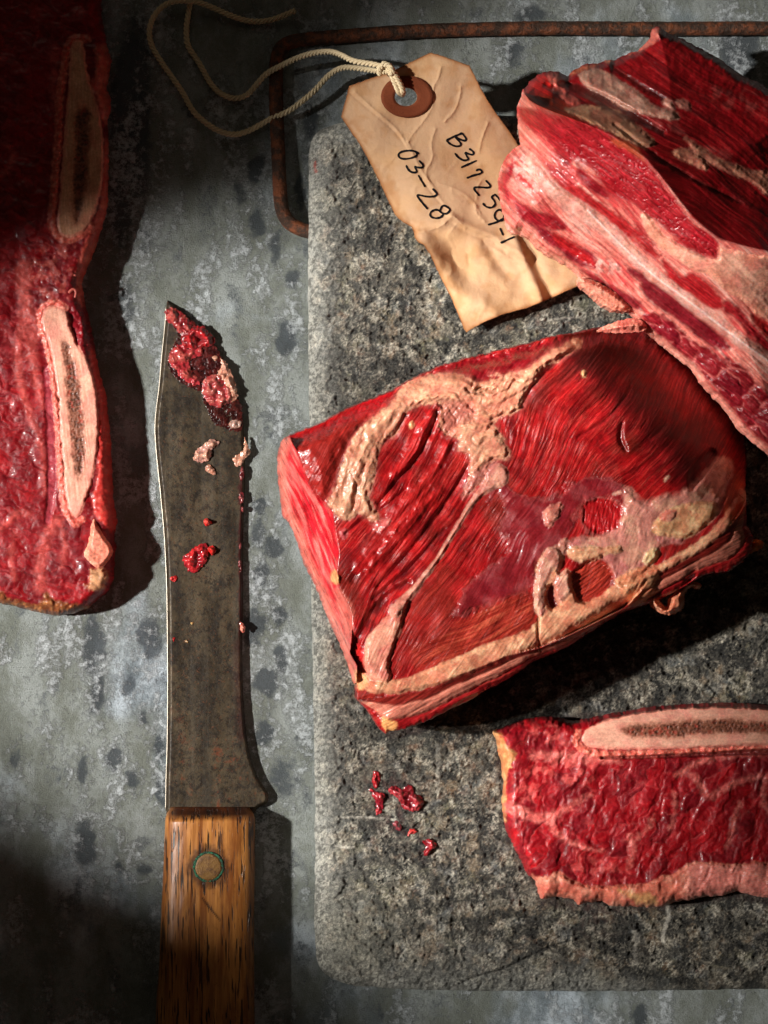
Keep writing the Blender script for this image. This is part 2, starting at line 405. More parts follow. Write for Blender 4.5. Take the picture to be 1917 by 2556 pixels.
# paper, ring, ink, twine
n = NT('manila_paper'); c = n.attr('Col'); g = n.noise(22, 4, .7); b_ = n.noise(1.5, 4, .6)
c2 = n.mix(1.0, c, n.mix(n.M('ADD', n.M('MULTIPLY', g, .5), n.M('MULTIPLY', b_, .5)), (.86, .84, .8), (1.12, 1.12, 1.12)), 'MULTIPLY')
M_paper = n.set(base=n.mix(1.0, c2, (.68, .66, .65), 'MULTIPLY'), rough=.8, spec=.2, sss=.05, ssss=.0006, sssr=(1, .7, .4), normal=n.bump(g, .00012))
n = NT('red_brown_board'); g = n.noise(24, 4, .8)
M_ring = n.set(base=n.mix(g, rgb(78, 34, 17), rgb(124, 62, 34)), rough=.85, spec=.2, normal=n.bump(g, .0003))
n = NT('black_ink'); M_ink = n.set(base=rgb(9, 7, 10), rough=.7, spec=.1)
n = NT('cotton_twine'); g = n.noise(30, 4, .8)
M_twine = n.set(base=n.mix(g, rgb(190, 164, 124), rgb(236, 220, 186)), rough=.9, spec=.1, normal=n.bump(g, .0003))

# ------------------------------------------------------------------ table
def make_table():
    step = 9; us = np.arange(-700, 2620, step); vs = np.arange(-700, 3260, step)
    gu, gv = np.meshgrid(us, vs); u = gu.ravel(); v = gv.ravel()
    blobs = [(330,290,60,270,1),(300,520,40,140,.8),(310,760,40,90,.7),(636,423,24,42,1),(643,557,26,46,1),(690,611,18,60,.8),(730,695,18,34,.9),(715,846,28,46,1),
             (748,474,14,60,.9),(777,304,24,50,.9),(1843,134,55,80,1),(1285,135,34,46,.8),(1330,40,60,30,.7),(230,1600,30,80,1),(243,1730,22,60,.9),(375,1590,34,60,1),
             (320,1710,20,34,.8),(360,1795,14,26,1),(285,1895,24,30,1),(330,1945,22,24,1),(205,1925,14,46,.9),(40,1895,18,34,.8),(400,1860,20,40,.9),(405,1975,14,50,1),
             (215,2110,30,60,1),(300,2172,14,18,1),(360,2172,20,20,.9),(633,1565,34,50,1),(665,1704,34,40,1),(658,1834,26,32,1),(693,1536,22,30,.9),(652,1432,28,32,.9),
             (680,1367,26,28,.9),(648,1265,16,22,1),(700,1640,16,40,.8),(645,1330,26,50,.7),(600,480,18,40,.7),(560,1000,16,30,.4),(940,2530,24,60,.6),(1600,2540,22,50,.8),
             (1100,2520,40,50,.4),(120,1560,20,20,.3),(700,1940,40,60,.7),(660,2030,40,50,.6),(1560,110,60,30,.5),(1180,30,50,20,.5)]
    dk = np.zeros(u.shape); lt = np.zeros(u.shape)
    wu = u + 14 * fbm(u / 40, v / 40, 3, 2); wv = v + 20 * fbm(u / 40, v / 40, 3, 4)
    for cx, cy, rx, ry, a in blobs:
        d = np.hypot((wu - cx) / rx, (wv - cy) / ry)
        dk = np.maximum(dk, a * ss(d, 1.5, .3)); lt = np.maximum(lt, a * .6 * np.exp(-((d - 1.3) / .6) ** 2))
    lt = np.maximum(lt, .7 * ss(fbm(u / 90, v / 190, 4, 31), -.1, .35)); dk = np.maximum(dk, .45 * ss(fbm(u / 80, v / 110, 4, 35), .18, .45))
    ol = np.clip(.5 + fbm(u / 300, v / 300, 3, 44), 0, 1)
    for cx, cy, r in ((480, 600, 260), (520, 250, 200), (560, 900, 160), (100, 1600, 180)):
        ol = np.maximum(ol, np.exp(-((u - cx) ** 2 + (v - cy) ** 2) / r ** 2))
    c = np.stack([dk, lt, ol], 1)
    nx, ny = len(us), len(vs); idx = np.arange(nx * ny).reshape(ny, nx)
    q = np.stack([idx[1:, :-1], idx[1:, 1:], idx[:-1, 1:], idx[:-1, :-1]], -1).reshape(-1, 4)
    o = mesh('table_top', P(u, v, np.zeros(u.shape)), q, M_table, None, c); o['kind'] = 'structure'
make_table()

# ------------------------------------------------------------------ stone slab with its iron handle
SL = 200.
def make_slab():
    out = tr('T', 583,320,'W', 667,400,665,600,667,800,668,1000,672,1300,677,1500,680,1700,681,1900, 'H', 1266,1000,1275,1250,1290,1330,1340,1390,1450,1440,1659,1462,
             'V', 600,392,900,394,1300,390,1659,385, 'X', 2060,2468,2090,2430,2100,2300,2100,400,2080,310,2040,286,
             'X', 1400,287,1258,289,1000,288,900,296,868,302, 'T', 770,165,700,195,650,220,610,260)
    f = Field(chaikin(out, 1), 3.0, 3, 60, 11); u, v, sd = f.u, f.v, f.sd
    R = np.where(v > 2250, 60 + 45 * ss(v, 2250, 2420), 52.)
    R = R + 14 * fbm(u / 90, v / 90, 2, 8)
    t = np.clip(sd / R, 0, 1)
    z = 85 + (SL - 85) * np.sqrt(1 - (1 - t) ** 2 + 1e-6)
    wx = u + 12 * fbm(u / 30, v / 30, 2, 60); wy = v + 12 * fbm(u / 30, v / 30, 2, 61)
    fl = np.zeros(u.shape)
    for k, (ang, s1, s2) in enumerate(((20, 34, 9), (70, 38, 9), (115, 30, 8), (160, 38, 10))):
        a, b = rot(wx, wy, ang); gate = ss(fbm(u / 26, v / 26, 2, 80 + k), -.15, .25)
        fl = np.maximum(fl, gate * (ridged(a / s1, b / s2, 2, 90 + k) - .25))
    cl = 1.7 * fbm(u / 80, v / 80, 5, 21, .6); cl2 = 1.7 * fbm(u / 26, v / 26, 4, 25, .65); gr = 1.8 * fbm(u / 9, v / 9, 3, 26, .7)
    pits = ss(cl2, .05, .5)
    f.z = z + (3.2 * fl - 4.0 * pits + 3.5 * cl + 1.8 * gr + 3 * fbm(u / 180, v / 180, 2, 5))
    for pts, wd, dp in ((tr('V', 515,385,560,362,620,335,700,318,740,298,800,270,860,240,900,228,980,200), 1.6, 8),):
        m, _ = f.stroke(pts, [wd * .6, wd * 1.4, wd * .5], 2, 2.0, 9); f.z -= dp * m
        crk = m
    c0 = lin((106, 99, 86))[None] * np.ones((len(u), 1)); f.c = c0 * (1 + .55 * cl2[:, None])
    f.paint(ss(fbm(u / 55, v / 55, 4, 33), -.05, .3), (132, 106, 78), .5); f.paint(ss(fbm(u / 90, v / 90, 3, 37), .05, .4), (98, 100, 72), .45)
    f.paint(ss(fbm(u / 60, v / 60, 4, 39), .08, .4), (88, 98, 106), .55)
    rs = ss(fbm(u / 40, v / 40, 3, 41) + .25 * np.exp(-((u - 1130) ** 2 + (v - 2010) ** 2) / 150 ** 2), .3, .55); f.paint(rs, (120, 70, 40), .4)
    dkm = ss(cl * .95 + cl2 * .7 + .3 * gr, -.06, .2); lowc = np.exp(-(((u - 1500) / 420) ** 2 + ((v - 1640) / 190) ** 2)); f.paint(dkm, (19, 18, 17), .92); f.paint(ss(cl + .5 * cl2 + .55 * lowc, .15, .6), (24, 20, 16), .85); f.paint(ss(1.6 * fbm(u / 130, v / 110, 3, 199) + .5 * cl2 + .2 * gr, .02, .3), (24, 24, 23), .7)
    lines = np.zeros(u.shape)
    for k in range(7):
        a, b = rot(u + 9 * fbm(u / 22, v / 22, 2, 140 + k), v + 9 * fbm(u / 22, v / 22, 2, 150 + k), 13 + 26 * k)
        rd = 1 - np.abs(perlin(a / 26, b / 7.5, 160 + k)) * 3.2
        lines = np.maximum(lines, rd * ss(perlin(a / 34, b / 26, 170 + k), -.05, .22))
    lines = ss(lines, .45, .95); patch = ss(fbm(u / 45, v / 45, 3, 181), -.25, .25)
    f.paint(lines * (.35 + .65 * patch) * (1 - .55 * dkm), (204, 196, 178), .75); f.z += 2.2 * lines
    f.paint(ss(gr, .12, .5) * ss(patch, .4, 1) * (1 - dkm), (206, 200, 186), .55); f.paint(ss(-gr, .2, .5), (20, 20, 18), .55)
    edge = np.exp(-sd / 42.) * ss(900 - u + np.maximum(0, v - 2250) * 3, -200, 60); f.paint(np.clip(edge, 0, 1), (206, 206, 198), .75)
    corner = np.exp(-((u - 860) ** 2 + (v - 2330) ** 2) / 110 ** 2); f.paint(corner, (150, 148, 134), .5)
    f.paint(np.clip(edge + .3, 0, 1) * ss(gr + .6 * cl2, .0, .35), (62, 62, 56), .7)
    for pts, wd, al in ((tr('V', 1300,90,1305,130,1290,160,1282,215), 5, .8), (tr('O', 240,632,420,626,600,640,690,655), 2.2, .7), (tr('O', 190,865,260,878,335,880), 3, .8),
                        (tr('O', 1035,40,1040,250,1035,420), 5, .25), (tr('K', 270,610,400,600,540,590), 2, .5), (tr('K', 330,700,440,600,560,560), 1.6, .4),
                        (tr('O', 560,780,540,740), 2, .5), (tr('V', 740,30,750,75), 5, .4), (tr('V', 1180,180,1185,290), 6, .35)):
        m, _ = f.stroke(pts, wd, 2, 2.5, 8); f.paint(m, (196, 190, 178), al)
    f.paint(crk, (22, 18, 15), .9)
    for pts, wd in ((tr('G', 330,1270,560,1300,760,1312,960,1315,1120,1285,1300,1255,1480,1225,1659,1262), 12), (tr('G', 90,300,110,480,125,640,140,860,240,1060,320,1170), 9),
                    (tr('N', 265,1490,420,1460,650,1350,930,1205,1170,1055,1400,940,1659,800), 16), (tr('G', 140,270,450,215,740,198,1000,150,1400,130), 9)):
        d_ = strk(u, v, pts, wd) + 9 * fbm(u / 26, v / 26, 3, 195); f.paint(ss(d_, -8, 8), (50, 24, 20), .55)
    for cx, cy, rr_ in ((945, 1965, 60), (1010, 1990, 60), (985, 2060, 40), (1070, 2115, 40), (1350, 1850, 60), (1330, 2130, 50), (1480, 2275, 60), (900, 1700, 50)):
        st_ = np.exp(-(((u - cx) ** 2 + (v - cy) ** 2) / rr_ ** 2)) * ss(fbm(u / 18, v / 18, 3, 191), -.2, .3); f.paint(st_, (62, 26, 22), .6)
    m, _ = f.stroke(tr('T', 628,425,625,460,630,495), 3, 2, 3, 8); f.paint(m, (170, 50, 36), .7)
    t_ = thing('stone_cutting_board', 'thick rough grey granite board with a rusty iron loop handle', 'cutting board', tuple(P(1400, 1300, 0)))
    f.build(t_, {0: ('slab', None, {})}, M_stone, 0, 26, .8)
    # iron handle: bent bar
    cpts = tr('B', 2050,106,1659,105,1200,107,900,104,600,107,300,117,0,141,'A',1330,168,1262,178,1222,196,1200,225,1192,270,1190,400,1193,500,1199,640,1206,800,1211,880,1222,925,1246,962,1286,986,1345,1004,1400,1008)
    zz = np.interp(np.arange(len(cpts)), [0, 8, 13, 17, 19, len(cpts) - 1], [18, 18, 20, 40, 62, 74])
    tube(cpts, zz, 17.5, M_rod, 'handle', t_, 20, 5, lump=1.3)
def tube(pts, zs, rad, m, name, parent, nseg=12, sub=4, lump=0, props=None, close=True):
    p = np.column_stack([pts, zs, np.broadcast_to(rad, (len(pts),))])
    p = chaikin(p, 3, False) if sub > 3 else chaikin(p, 2, False)
    d = np.linalg.norm(np.diff(p[:, :2], axis=0), axis=1); s_ = np.concatenate([[0], np.cumsum(d)])
    nS = max(4, int(s_[-1] / sub)); t = np.linspace(0, s_[-1], nS)
    p = np.stack([np.interp(t, s_, p[:, k]) for k in range(4)], 1)
    w3 = P(p[:, 0], p[:, 1], p[:, 2]); tg = np.gradient(w3, axis=0); tg /= np.linalg.norm(tg, axis=1, keepdims=True) + 1e-12
    up = np.array([0, 0, 1.]); sd_ = np.cross(tg, up); sd_ /= np.linalg.norm(sd_, axis=1, keepdims=True) + 1e-12
    n2 = np.cross(sd_, tg)
    a = np.linspace(0, 2 * np.pi, nseg, endpoint=False)
    R = p[:, 3][:, None] * np.ones((1, nseg))
    if lump: R = R + lump * fbm(t[:, None] / 22 + 0 * a[None], a[None] * 1.6 + 0 * t[:, None] + 50, 3, 7)
    co = w3[:, None, :] + S * R[:, :, None] * (np.cos(a)[None, :, None] * sd_[:, None, :] + np.sin(a)[None, :, None] * n2[:, None, :])
    co = co.reshape(-1, 3); i = np.arange(nS * nseg).reshape(nS, nseg); j = np.roll(i, -1, 1)
    q = np.stack([i[:-1], j[:-1], j[1:], i[1:]], -1).reshape(-1, 4)
    k = nseg
    e1 = np.array([[0, (c + 3) % k, c + 2, c + 1] for c in range(0, k - 3, 2)]) if k >= 6 else np.zeros((0, 4), int)
    if len(e1): q = np.concatenate([q, e1, (e1[:, ::-1] + (nS - 1) * nseg)])
    return mesh(name, co, q, m, parent, props=props)
make_slab()

# ------------------------------------------------------------------ helpers for meat painting
def fibres(u, v, ang, L, wdt, seed, warp=16):
    wu = u + 1.3 * warp * fbm(u / 230, v / 230, 1, seed // 10 + 50) + .25 * warp * fbm(u / 60, v / 60, 1, seed + 52); wv = v + 1.3 * warp * fbm(u / 230, v / 230, 1, seed // 10 + 51)
    a, b = rot(wu, wv, ang)
    return fbm(a / L, b / wdt, 3, seed, .6), a, b
def lumps(u, v, s, seed): return fbm(u / s, v / s, 3, seed, .42) * 1.25
def fat_patch(f, d, colr, colr2, hgt, seed, feather=4, lab=None, wet=.42, edge=10, lump=6, ls=26, thin=.0):
    """d = signed distance inside the patch"""
    m = ss(d, -feather, feather); f.paint(m, colr, 1 - .0 * thin); f.paint(m * ss(fbm(f.u / 38, f.v / 38, 3, seed + 21), -.05, .35), np.array(colr) * np.array([.92, .68, .72]), .5); lm = lumps(f.u, f.v, ls, seed); l2 = lumps(f.u, f.v, 11, seed + 3)
    f.paint(m * ss(lm, .05, .5), colr2, .7)
    f.paint(m * ss(-lm, .15, .5), np.array(colr) * np.array([.9, .8, .76]), .5); f.paint(m * ss(-l2, .3, .7), np.array(colr) * .86, .4)
    f.z += ss(d, -2, edge) * hgt + m * (lump * .55 * fbm(f.u / ls / 1.5, f.v / ls / 1.5, 2, seed, .4) + lump * .22 * lm + lump * .05 * l2)
    f.wet = f.wet * (1 - m) + wet * m
    if lab is not None: f.lab[m > .5] = lab
    k = m > .5; f.fa = np.where(k, f.u / 16, f.fa); f.fc = np.where(k, f.v / 16, f.fc); f.fs = np.where(k, .28, f.fs)
    return m

# ------------------------------------------------------------------ centre roast
def make_roast():
    out = tr('D', 140,980,145,900,162,820,210,772,290,743,330,725,430,685,560,610,680,560,830,505,900,465,960,430,1050,385,1180,330,1320,290,1450,265,1560,240,
             'E', 0,245,150,210,300,175,420,140,560,120,680,98,800,90,900,90,960,95,1050,130,1200,260,1340,430,1460,600,1500,680,
             1518,740,1522,850,1525,1000,1535,1100,1535,1230,1575,1290,1560,1380,1510,1440,1450,1488,1300,1512,1240,1548,1130,1610,
             'U', 740,1135,560,1270,370,1350,160,1420,0,1520,
             'N', 1480,880,1400,930,1330,975,1250,1015,1170,1045,1100,1075,1050,1120,1000,1150,930,1195,830,1240,760,1290,650,1340,510,1410,420,1450,330,1475,265,1480,250,1497,
             'F', 815,1592,770,1550,730,1480,690,1430,628,1370,630,1290,610,1230,580,1140,540,1030,500,950,450,830,400,700,350,590,310,520,280,420,240,310,215,250,178,220,165,130)
    f = Field(out, 2.0, 2.5, 16, 3); u, v, sd = f.u, f.v, f.sd
    # --- relief of the whole piece
    z = np.full(u.shape, SL + 275.)
    z += 10 * fbm(u / 260, v / 260, 2, 2)
    # left cut face
    leftp = tr('D', 215,790,260,880,285,960,320,1050,350,1130,430,1185, 'F', 480,200,500,330,520,450,505,560,520,680,570,760,600,850,600,1000,590,1080,635,1160,628,1300,
               'X', 860,1800, 600,1800, 600,1000)
    dl = sdf(u, v, leftp)
    tl = np.where(dl > 0, sd / (sd + dl + 1e-3), 1.)
    tl = tl ** .8
    # lower right face
    lowp = tr('N', 150,1290,350,1265,500,1235,620,1175,760,1120,950,1040,1150,985,1300,925,1500,830,1659,750, 'E', 1000,1520,1150,1450,1300,1360,1420,1260,1500,1150,1535,1080, 'X', 1950,1300, 1900,1500, 1500,1750, 860,1900, 860,1750)
    dw = sdf(u, v, lowp)
    tw = np.where(dw > 0, sd / (sd + dw + 1e-3), 1.) ** .7
    zl = SL + 90 + (z - SL - 90) * tl; zw = SL + 225 + (z - SL - 225) * tw; z = np.minimum(zl, zw)
    # upper rim rolls off, far corner sinks away under the neighbour
    rim = ss(sd, 0, 60); z -= (1 - rim) ** 2 * 70 * (dl < 0) * (dw < 0)
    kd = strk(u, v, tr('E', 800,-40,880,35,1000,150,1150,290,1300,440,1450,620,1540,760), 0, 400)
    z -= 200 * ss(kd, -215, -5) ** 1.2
    dull_shade = ss(kd, -230, -150)
    f.z = z
    # --- muscle
    fb, fa, fc = fibres(u, v, -58, 150, 6.5, 10); fb2, _, _ = fibres(u, v, -60, 300, 22, 14, 24); f3, _, _ = fibres(u, v, -56, 60, 3.2, 19, 8)
    base = lin((166, 22, 26))[None] * np.ones((len(u), 1)); f.c = base
    f.paint(ss(fb2, -.1, .4), (112, 12, 18), .5); f.paint(ss(fb2, .0, -.4), (194, 26, 34), .35); vv_ = fbm(u / 75, v / 75, 4, 58, .6); f.paint(ss(vv_, .02, .3), (104, 13, 16), .6); f.paint(ss(-vv_, .1, .4), (200, 34, 34), .5)
    f.paint(ss(fb, .1, .4), (206, 66, 56), .3); pt = ss(fbm(u / 60, v / 60, 2, 57), -.2, .25); f.paint(ss(-fb, .12, .45) * (.35 + .65 * pt), (84, 8, 14), .55); f.paint(ss(f3, .12, .4) * pt, (214, 92, 78), .35)
    f.paint(ss(fbm(u / 130, v / 130, 3, 70), .05, .6), (120, 38, 28), .65)
    top = (dl < 0) & (dw < 0); f.setfib(np.ones(len(u)), fa, fc, 70, 4.6, .9)
    f.z += np.where(top, .9 * fb + 2.6 * fb2 * ss(fbm(u / 140, v / 140, 2, 55), -.35, .3) + .8 * pt * ss(f3, 0, .5), 0) + 3 * fbm(u / 80, v / 80, 2, 91)
    f.wet[:] = .27
    f.wet = f.wet + .35 * dull_shade; f.paint(dull_shade, (112, 16, 20), .5)  # far corner rougher and darker red, part of its shade painted in
    # brown-red smooth cap at the upper-left corner
    m, d = f.mask(tr('D', 230,800,500,690,720,640,640,740,560,860,510,980,500,1060,450,1160,380,1150,330,1080,280,960), 8, 8); f.paint(m, (160, 42, 36), .85); f.z += 14 * ss(d, -4, 40) - m * 1.2 * fb
    m, d = f.mask(tr('D', 215,790,430,690,690,560,900,470,860,560,640,660,420,760,300,800), 8, 6); f.paint(m, (178, 14, 26), .8)
    # upper strip behind the fat: dark purple
    m, d = f.mask(tr('D', 1010,400,1320,300,1659,230, 'E', 150,225,420,160,690,115,700,160,560,190,480,180,330,280,200,340,60,380, 'D', 1560,380,1400,440,1330,400,1180,385), 8, 6)
    f.paint(m, (120, 10, 24), .85); f.z += -10 * m; f.z -= m * 1.2 * fb
    # purple-brown dry muscle below the long fat finger
    m, d = f.mask(tr('E', 240,520,330,420,460,330,600,230,760,190,960,200,900,330,700,300,560,350,420,450,300,560), 14, 14); f.paint(m, (104, 34, 30), .7)
    # deep crevices between bundles
    for pts, ws_, dp in ((tr('D', 1140,620,1090,760,1010,920,900,1040,770,1200), [3, 7, 4], 11), (tr('D', 1240,820,1150,1000,1000,1180,850,1330,700,1500,600,1680), [2, 4, 3], 5),
                         (tr('D', 1330,960,1240,1130,1100,1330,930,1540,760,1720), [3, 6, 3], 9), (tr('F', 950,640,870,690,770,780,690,900,640,980,600,1080), [6, 12, 4], 10),
                         (tr('F', 1180,300,1080,420,960,560,840,650,740,740), [3, 6, 4], 8), (tr('D', 940,640,880,760,800,820), [3, 6, 3], 7),
                         (tr('F', 560,330,660,250,800,170,930,60), [2, 4, 2], 9), (tr('E', 860,440,800,540,700,640,560,720), [1.5, 3, 1.5], 7),
                         (tr('E', 820,640,800,720,840,800), [2, 6, 2], 12), (tr('E', 540,200,420,310,300,420,240,540), [3, 6, 3], 10),
                         (tr('E', 1330,820,1260,900,1220,1010), [12, 20, 5], 22), (tr('E', 800,1240,750,1275,640,1280), [2, 5, 2], 7)):
        m, d = f.stroke(pts, ws_, 8, 3, 50); f.paint(m * ss(fbm(u / 30, v / 30, 2, 59), -.5, .1), (70, 10, 18), .6); f.z -= dp * m * .85
    # bright bundles
    for pts, ws_ in ((tr('D', 1200,830,1120,1000,980,1180,800,1400,640,1600), [6, 22, 8]), (tr('D', 1100,660,1000,850,870,1010), [10, 20, 8]),
                     (tr('F', 1150,60,900,320,700,560), [6, 14, 5])):
        m, d = f.stroke(pts, ws_, 12, 5); f.paint(m, (205, 40, 40), .5); f.z += 7 * m
    # --- silver skin
    sk = tr('N', 890,20,960,120,950,220,900,300,1000,380,930,470,820,530,740,620,680,720,655,815,760,770,950,700,1115,645,1130,500,1190,400,1320,340,
            'E', 480,1300,550,1180,560,1090,700,1060,800,1090,830,1000,740,970,650,950,560,968,470,1040,380,1090,230,1060,150,1010,60,960,20,1010,60,1100)
    m, d = f.mask(sk, 12, 13, 26); sm = m
    f.z = f.z - m * (1.2 * fb + 2.5 * fb2 + .5 * f3) + m * 3 + 5 * m * fbm(u / 110, v / 60, 2, 77)
    f.paint(m, (132, 34, 42), .8); f.paint(m * ss(fbm(u / 60, v / 60, 3, 71), -.05, .4), (158, 76, 78), .5); f.paint(m * ss(fbm(u / 90, v / 90, 3, 72), .1, .6), (126, 24, 36), .7)
    f.wet = f.wet * (1 - m) + .3 * m; f.lab[m > .5] = 2; f.fs = np.where(m > .5, .4, f.fs)
    rimm = np.exp(-(d / 3.5) ** 2) * (d > -20); f.paint(rimm, (190, 118, 112), .2)
    # pinkish-white skin zone to the right
    pk = tr('E', 810,1000,880,1030,960,1120,1030,1060,1120,1050,1210,1000,1290,930,1390,820,1450,850,1460,930,1420,1000,1390,1080,1380,1130,1290,1250,1190,1310,1080,1340,1020,1370,1000,1460,900,1560,780,1600,
            760,1540,740,1440,690,1410,600,1450,520,1420,500,1340,560,1290,700,1285,800,1220,830,1130)
    m, d = f.mask(pk, 8, 10, 30); f.paint(m, (206, 140, 124)); f.paint(m * ss(fbm(u / 40, v / 40, 3, 73), -.1, .5), (220, 170, 142), .8); f.paint(m * ss(fbm(u / 60, v / 60, 3, 74), .1, .5), (164, 84, 88), .6)
    f.z += 6 * ss(d, -3, 14) - m * (1.2 * fb + 2.5 * fb2) + m * 2.5 * lumps(u, v, 34, 75); f.lab[m > .5] = 2; f.wet = f.wet * (1 - m) + .26 * m; f.fs = np.where(m > .5, .35, f.fs)
    # windows of bare muscle
    el = 1 - np.hypot((u - (1200 + 697 * .43219)) / (122 * .43219), (v - (780 + 1175 * .43219)) / (104 * .43219)); d = el * 48 + 9 * fbm(u / 24, v / 24, 3, 5)
    m = ss(d, -4, 4); f.paint(m, (176, 24, 30)); f.paint(m * ss(fbm(*rot(u / 1, v / 1, 80), 2, 6) * 0 + fbm(u / 6, v / 22, 3, 66), .0, .5), (216, 60, 52), .25); f.z -= 4 * ss(d, -3, 8); f.z += 1.5 * m * fbm(u / 8, v / 30, 2, 67); f.lab[m > .5] = 0
    f.paint(np.exp(-((d + 2) / 4) ** 2), (214, 140, 130), .25)
    m, d = f.mask(tr('N', 1345,650,1335,560,1400,490,1500,455,1580,520,1600,600,1500,690,1400,735), 4, 4, 15)
    f4, _, _ = fibres(u, v, -32, 90, 6, 201); f.paint(m, (156, 46, 34)); f.paint(m * ss(f4, .0, .5), (196, 74, 54), .7); f.paint(m * ss(-f4, .2, .5), (90, 20, 20), .5); f.z += m * (-8 + 3 * f4); f.lab[m > .5] = 0
    m, d = f.mask(tr('N', 1185,640,1240,600,1245,700,1290,720,1240,770,1200,760), 4, 4, 12); f.paint(m, (110, 30, 34)); f.z -= 9 * m
    # --- lower muscle, orange-brown with fibres along the edge
    fe, _, _ = fibres(u, v, -26, 160, 8, 230); fe2, _, _ = fibres(u, v, -26, 260, 20, 233)
    m, d = f.mask(tr('N', 400,1080,420,980,560,930,640,880,760,790,950,700,1115,650,1120,740,1150,830,1140,860,1000,925,850,955,700,1035,560,1085,420,1130), 16, 12)
    f.paint(m, (160, 52, 38), .85); f.paint(m * ss(fe, 0, .5), (194, 92, 66), .7); f.paint(m * ss(-fe, .1, .6), (104, 22, 22), .7); f.z += m * (2.2 * fe - fb)
    m, d = f.mask(tr('N', 340,820,400,700,520,560,640,480,640,620,600,760,620,860,560,960,420,1060,330,1130,290,1130,300,960), 16, 10); f.paint(m, (150, 40, 34), .55)
    f.paint(m * ss(np.sin(fc / 9.) + fb, .4, 1.6), (188, 66, 52), .5)
    # --- long tendon and fat pad
    m, d = f.mask(tr('N', 112,1110,112,1010,140,930,190,860,250,800,320,735,380,690,372,760,350,820,325,900,290,1000,262,1090,280,1170,240,1200,150,1180), 5, 5, 25)
    fat_patch(f, d, (224, 150, 128), (238, 178, 148), 9, 301, lab=3, lump=2.5, ls=60, wet=.36)
    d = strk(u, v, tr('N', 300,770,400,660,470,570,540,480,650,300,770,100,860,20,900,-30), [16, 9, 7, 6, 6, 7, 16, 30]) + 2.5 * fbm(u / 20, v / 20, 2, 305)
    fat_patch(f, d, (206, 146, 126), (226, 172, 146), 7, 303, lab=3, lump=2, feather=3)
    # fat strip along the bottom
    d = sdf(u, v, chaikin(tr('N', 110,1115,150,1185,290,1185,400,1155,560,1085,700,1030,850,955,1000,922,1140,855,1150,800,1120,720,1130,600,1135,500,1190,400,1270,390,1295,470,1260,560,1330,510,1348,640,1400,735,1500,690,1600,610,1659,630,
             'E', 760,1560,860,1540,1010,1470,1180,1370,1330,1270,1450,1120,1500,1010,1530,1040,1530,1110,1450,1240,1330,1350,1150,1450,1000,1530,860,1620,'N', 1659,745,1500,850,1300,950,1150,1005,950,1060,760,1140,500,1225,340,1258,220,1262,110,1240), 1), 60)
    d = d + 5 * fbm(u / 22, v / 22, 3, 311)
    d = np.where((dw < 0) | (d < -50), d, np.minimum(d, -dw + 12))
    fat_patch(f, d, (218, 158, 122), (232, 190, 148), 8, 313, lab=3, lump=4, ls=40, wet=.3)
    m, d = f.mask(tr('N', 1190,640,1240,600,1245,700,1270,730,1240,765,1200,740), 4, 3, 12); f.paint(m, (104, 30, 34)); f.z -= 8 * m
    m, d = f.stroke(tr('N', 1150,810,1140,900,1160,1010), [2, 3, 2], 3, 2); f.paint(m, (130, 70, 50), .6); f.z -= 8 * m
    # --- layered lower face
    low = ss(dw, -3, 4)
    lay = sd + 4 * fbm(u / 60, v / 60, 2, 320)
    tt = np.clip(sd / (sd + np.maximum(dw, 0) + 1e-3), 0, 1) + .06 * fbm(u / 70, v / 70, 3, 322)
    f.setfib(low, *rot(u, v, -27), 60, 5, .8); f.paint(low, (160, 28, 32)); f.paint(low * ss(tt, .28, .36) * ss(tt, .8, .66), (224, 146, 122), .9); f.paint(low * ss(tt, .66, .76), (140, 42, 34), .9)
    f.paint(low * ss(fe, .1, .6), (214, 96, 80), .35); f.paint(low * ss(-fe, .2, .7), (84, 8, 16), .5); f.z += low * (1.8 * fe + 3.5 * fe2) - 4 * low * np.exp(-((tt - .3) / .05) ** 2) - 3 * low * np.exp(-((tt - .7) / .05) ** 2)
    f.lab[(low > .5)] = 4
    m, d = f.mask(tr('N', 205,1400,260,1400,320,1440,300,1480,250,1500), 4, 4, 12); f.paint(m, (236, 176, 110), .9)
    m, d = f.mask(tr('E', 1420,1000,1480,900,1530,1000,1535,1150,1480,1230,1400,1190), 12, 10); f.paint(m, (186, 78, 44), .7)
    # --- left cut face: fibres along the face
    lf = ss(dl, -3, 5); fl, _, _ = fibres(u, v, 66, 120, 6, 330, 10); fl2, _, _ = fibres(u, v, 64, 170, 15, 333, 14)
    f.setfib(lf, *rot(u, v, 65), 50, 4.6, 1.0); f.paint(lf, (212, 24, 42)); f.paint(lf * ss(fl2, .05, .4), (226, 120, 112), .8); f.paint(lf * ss(-fl2, .1, .4), (172, 4, 22), .8); f.paint(lf * ss(fl, .1, .35), (232, 140, 130), .5)
    f.paint(lf * ss(sd, 26, 8), (232, 150, 128), .55); f.z += lf * (1.5 * fl + 4 * fl2); f.lab[lf > .5] = 1; f.wet = f.wet * (1 - lf) + .33 * lf
    m, d = f.mask(tr('F', 470,570,500,560,530,620,500,650,465,630), 4, 4, 12); f.paint(m, (232, 178, 112), .9); f.z += 6 * m
    m, d = f.mask(tr('F', 490,660,560,700,610,800,610,900,600,1000,560,980,520,850,495,740), 6, 6, 20); f.paint(m, (204, 112, 96), .7)
    m, d = f.mask(tr('F', 610,1170,690,1230,700,1280,650,1330,620,1260), 4, 4, 14); f.paint(m, (232, 176, 124), .9); f.z += 8 * m
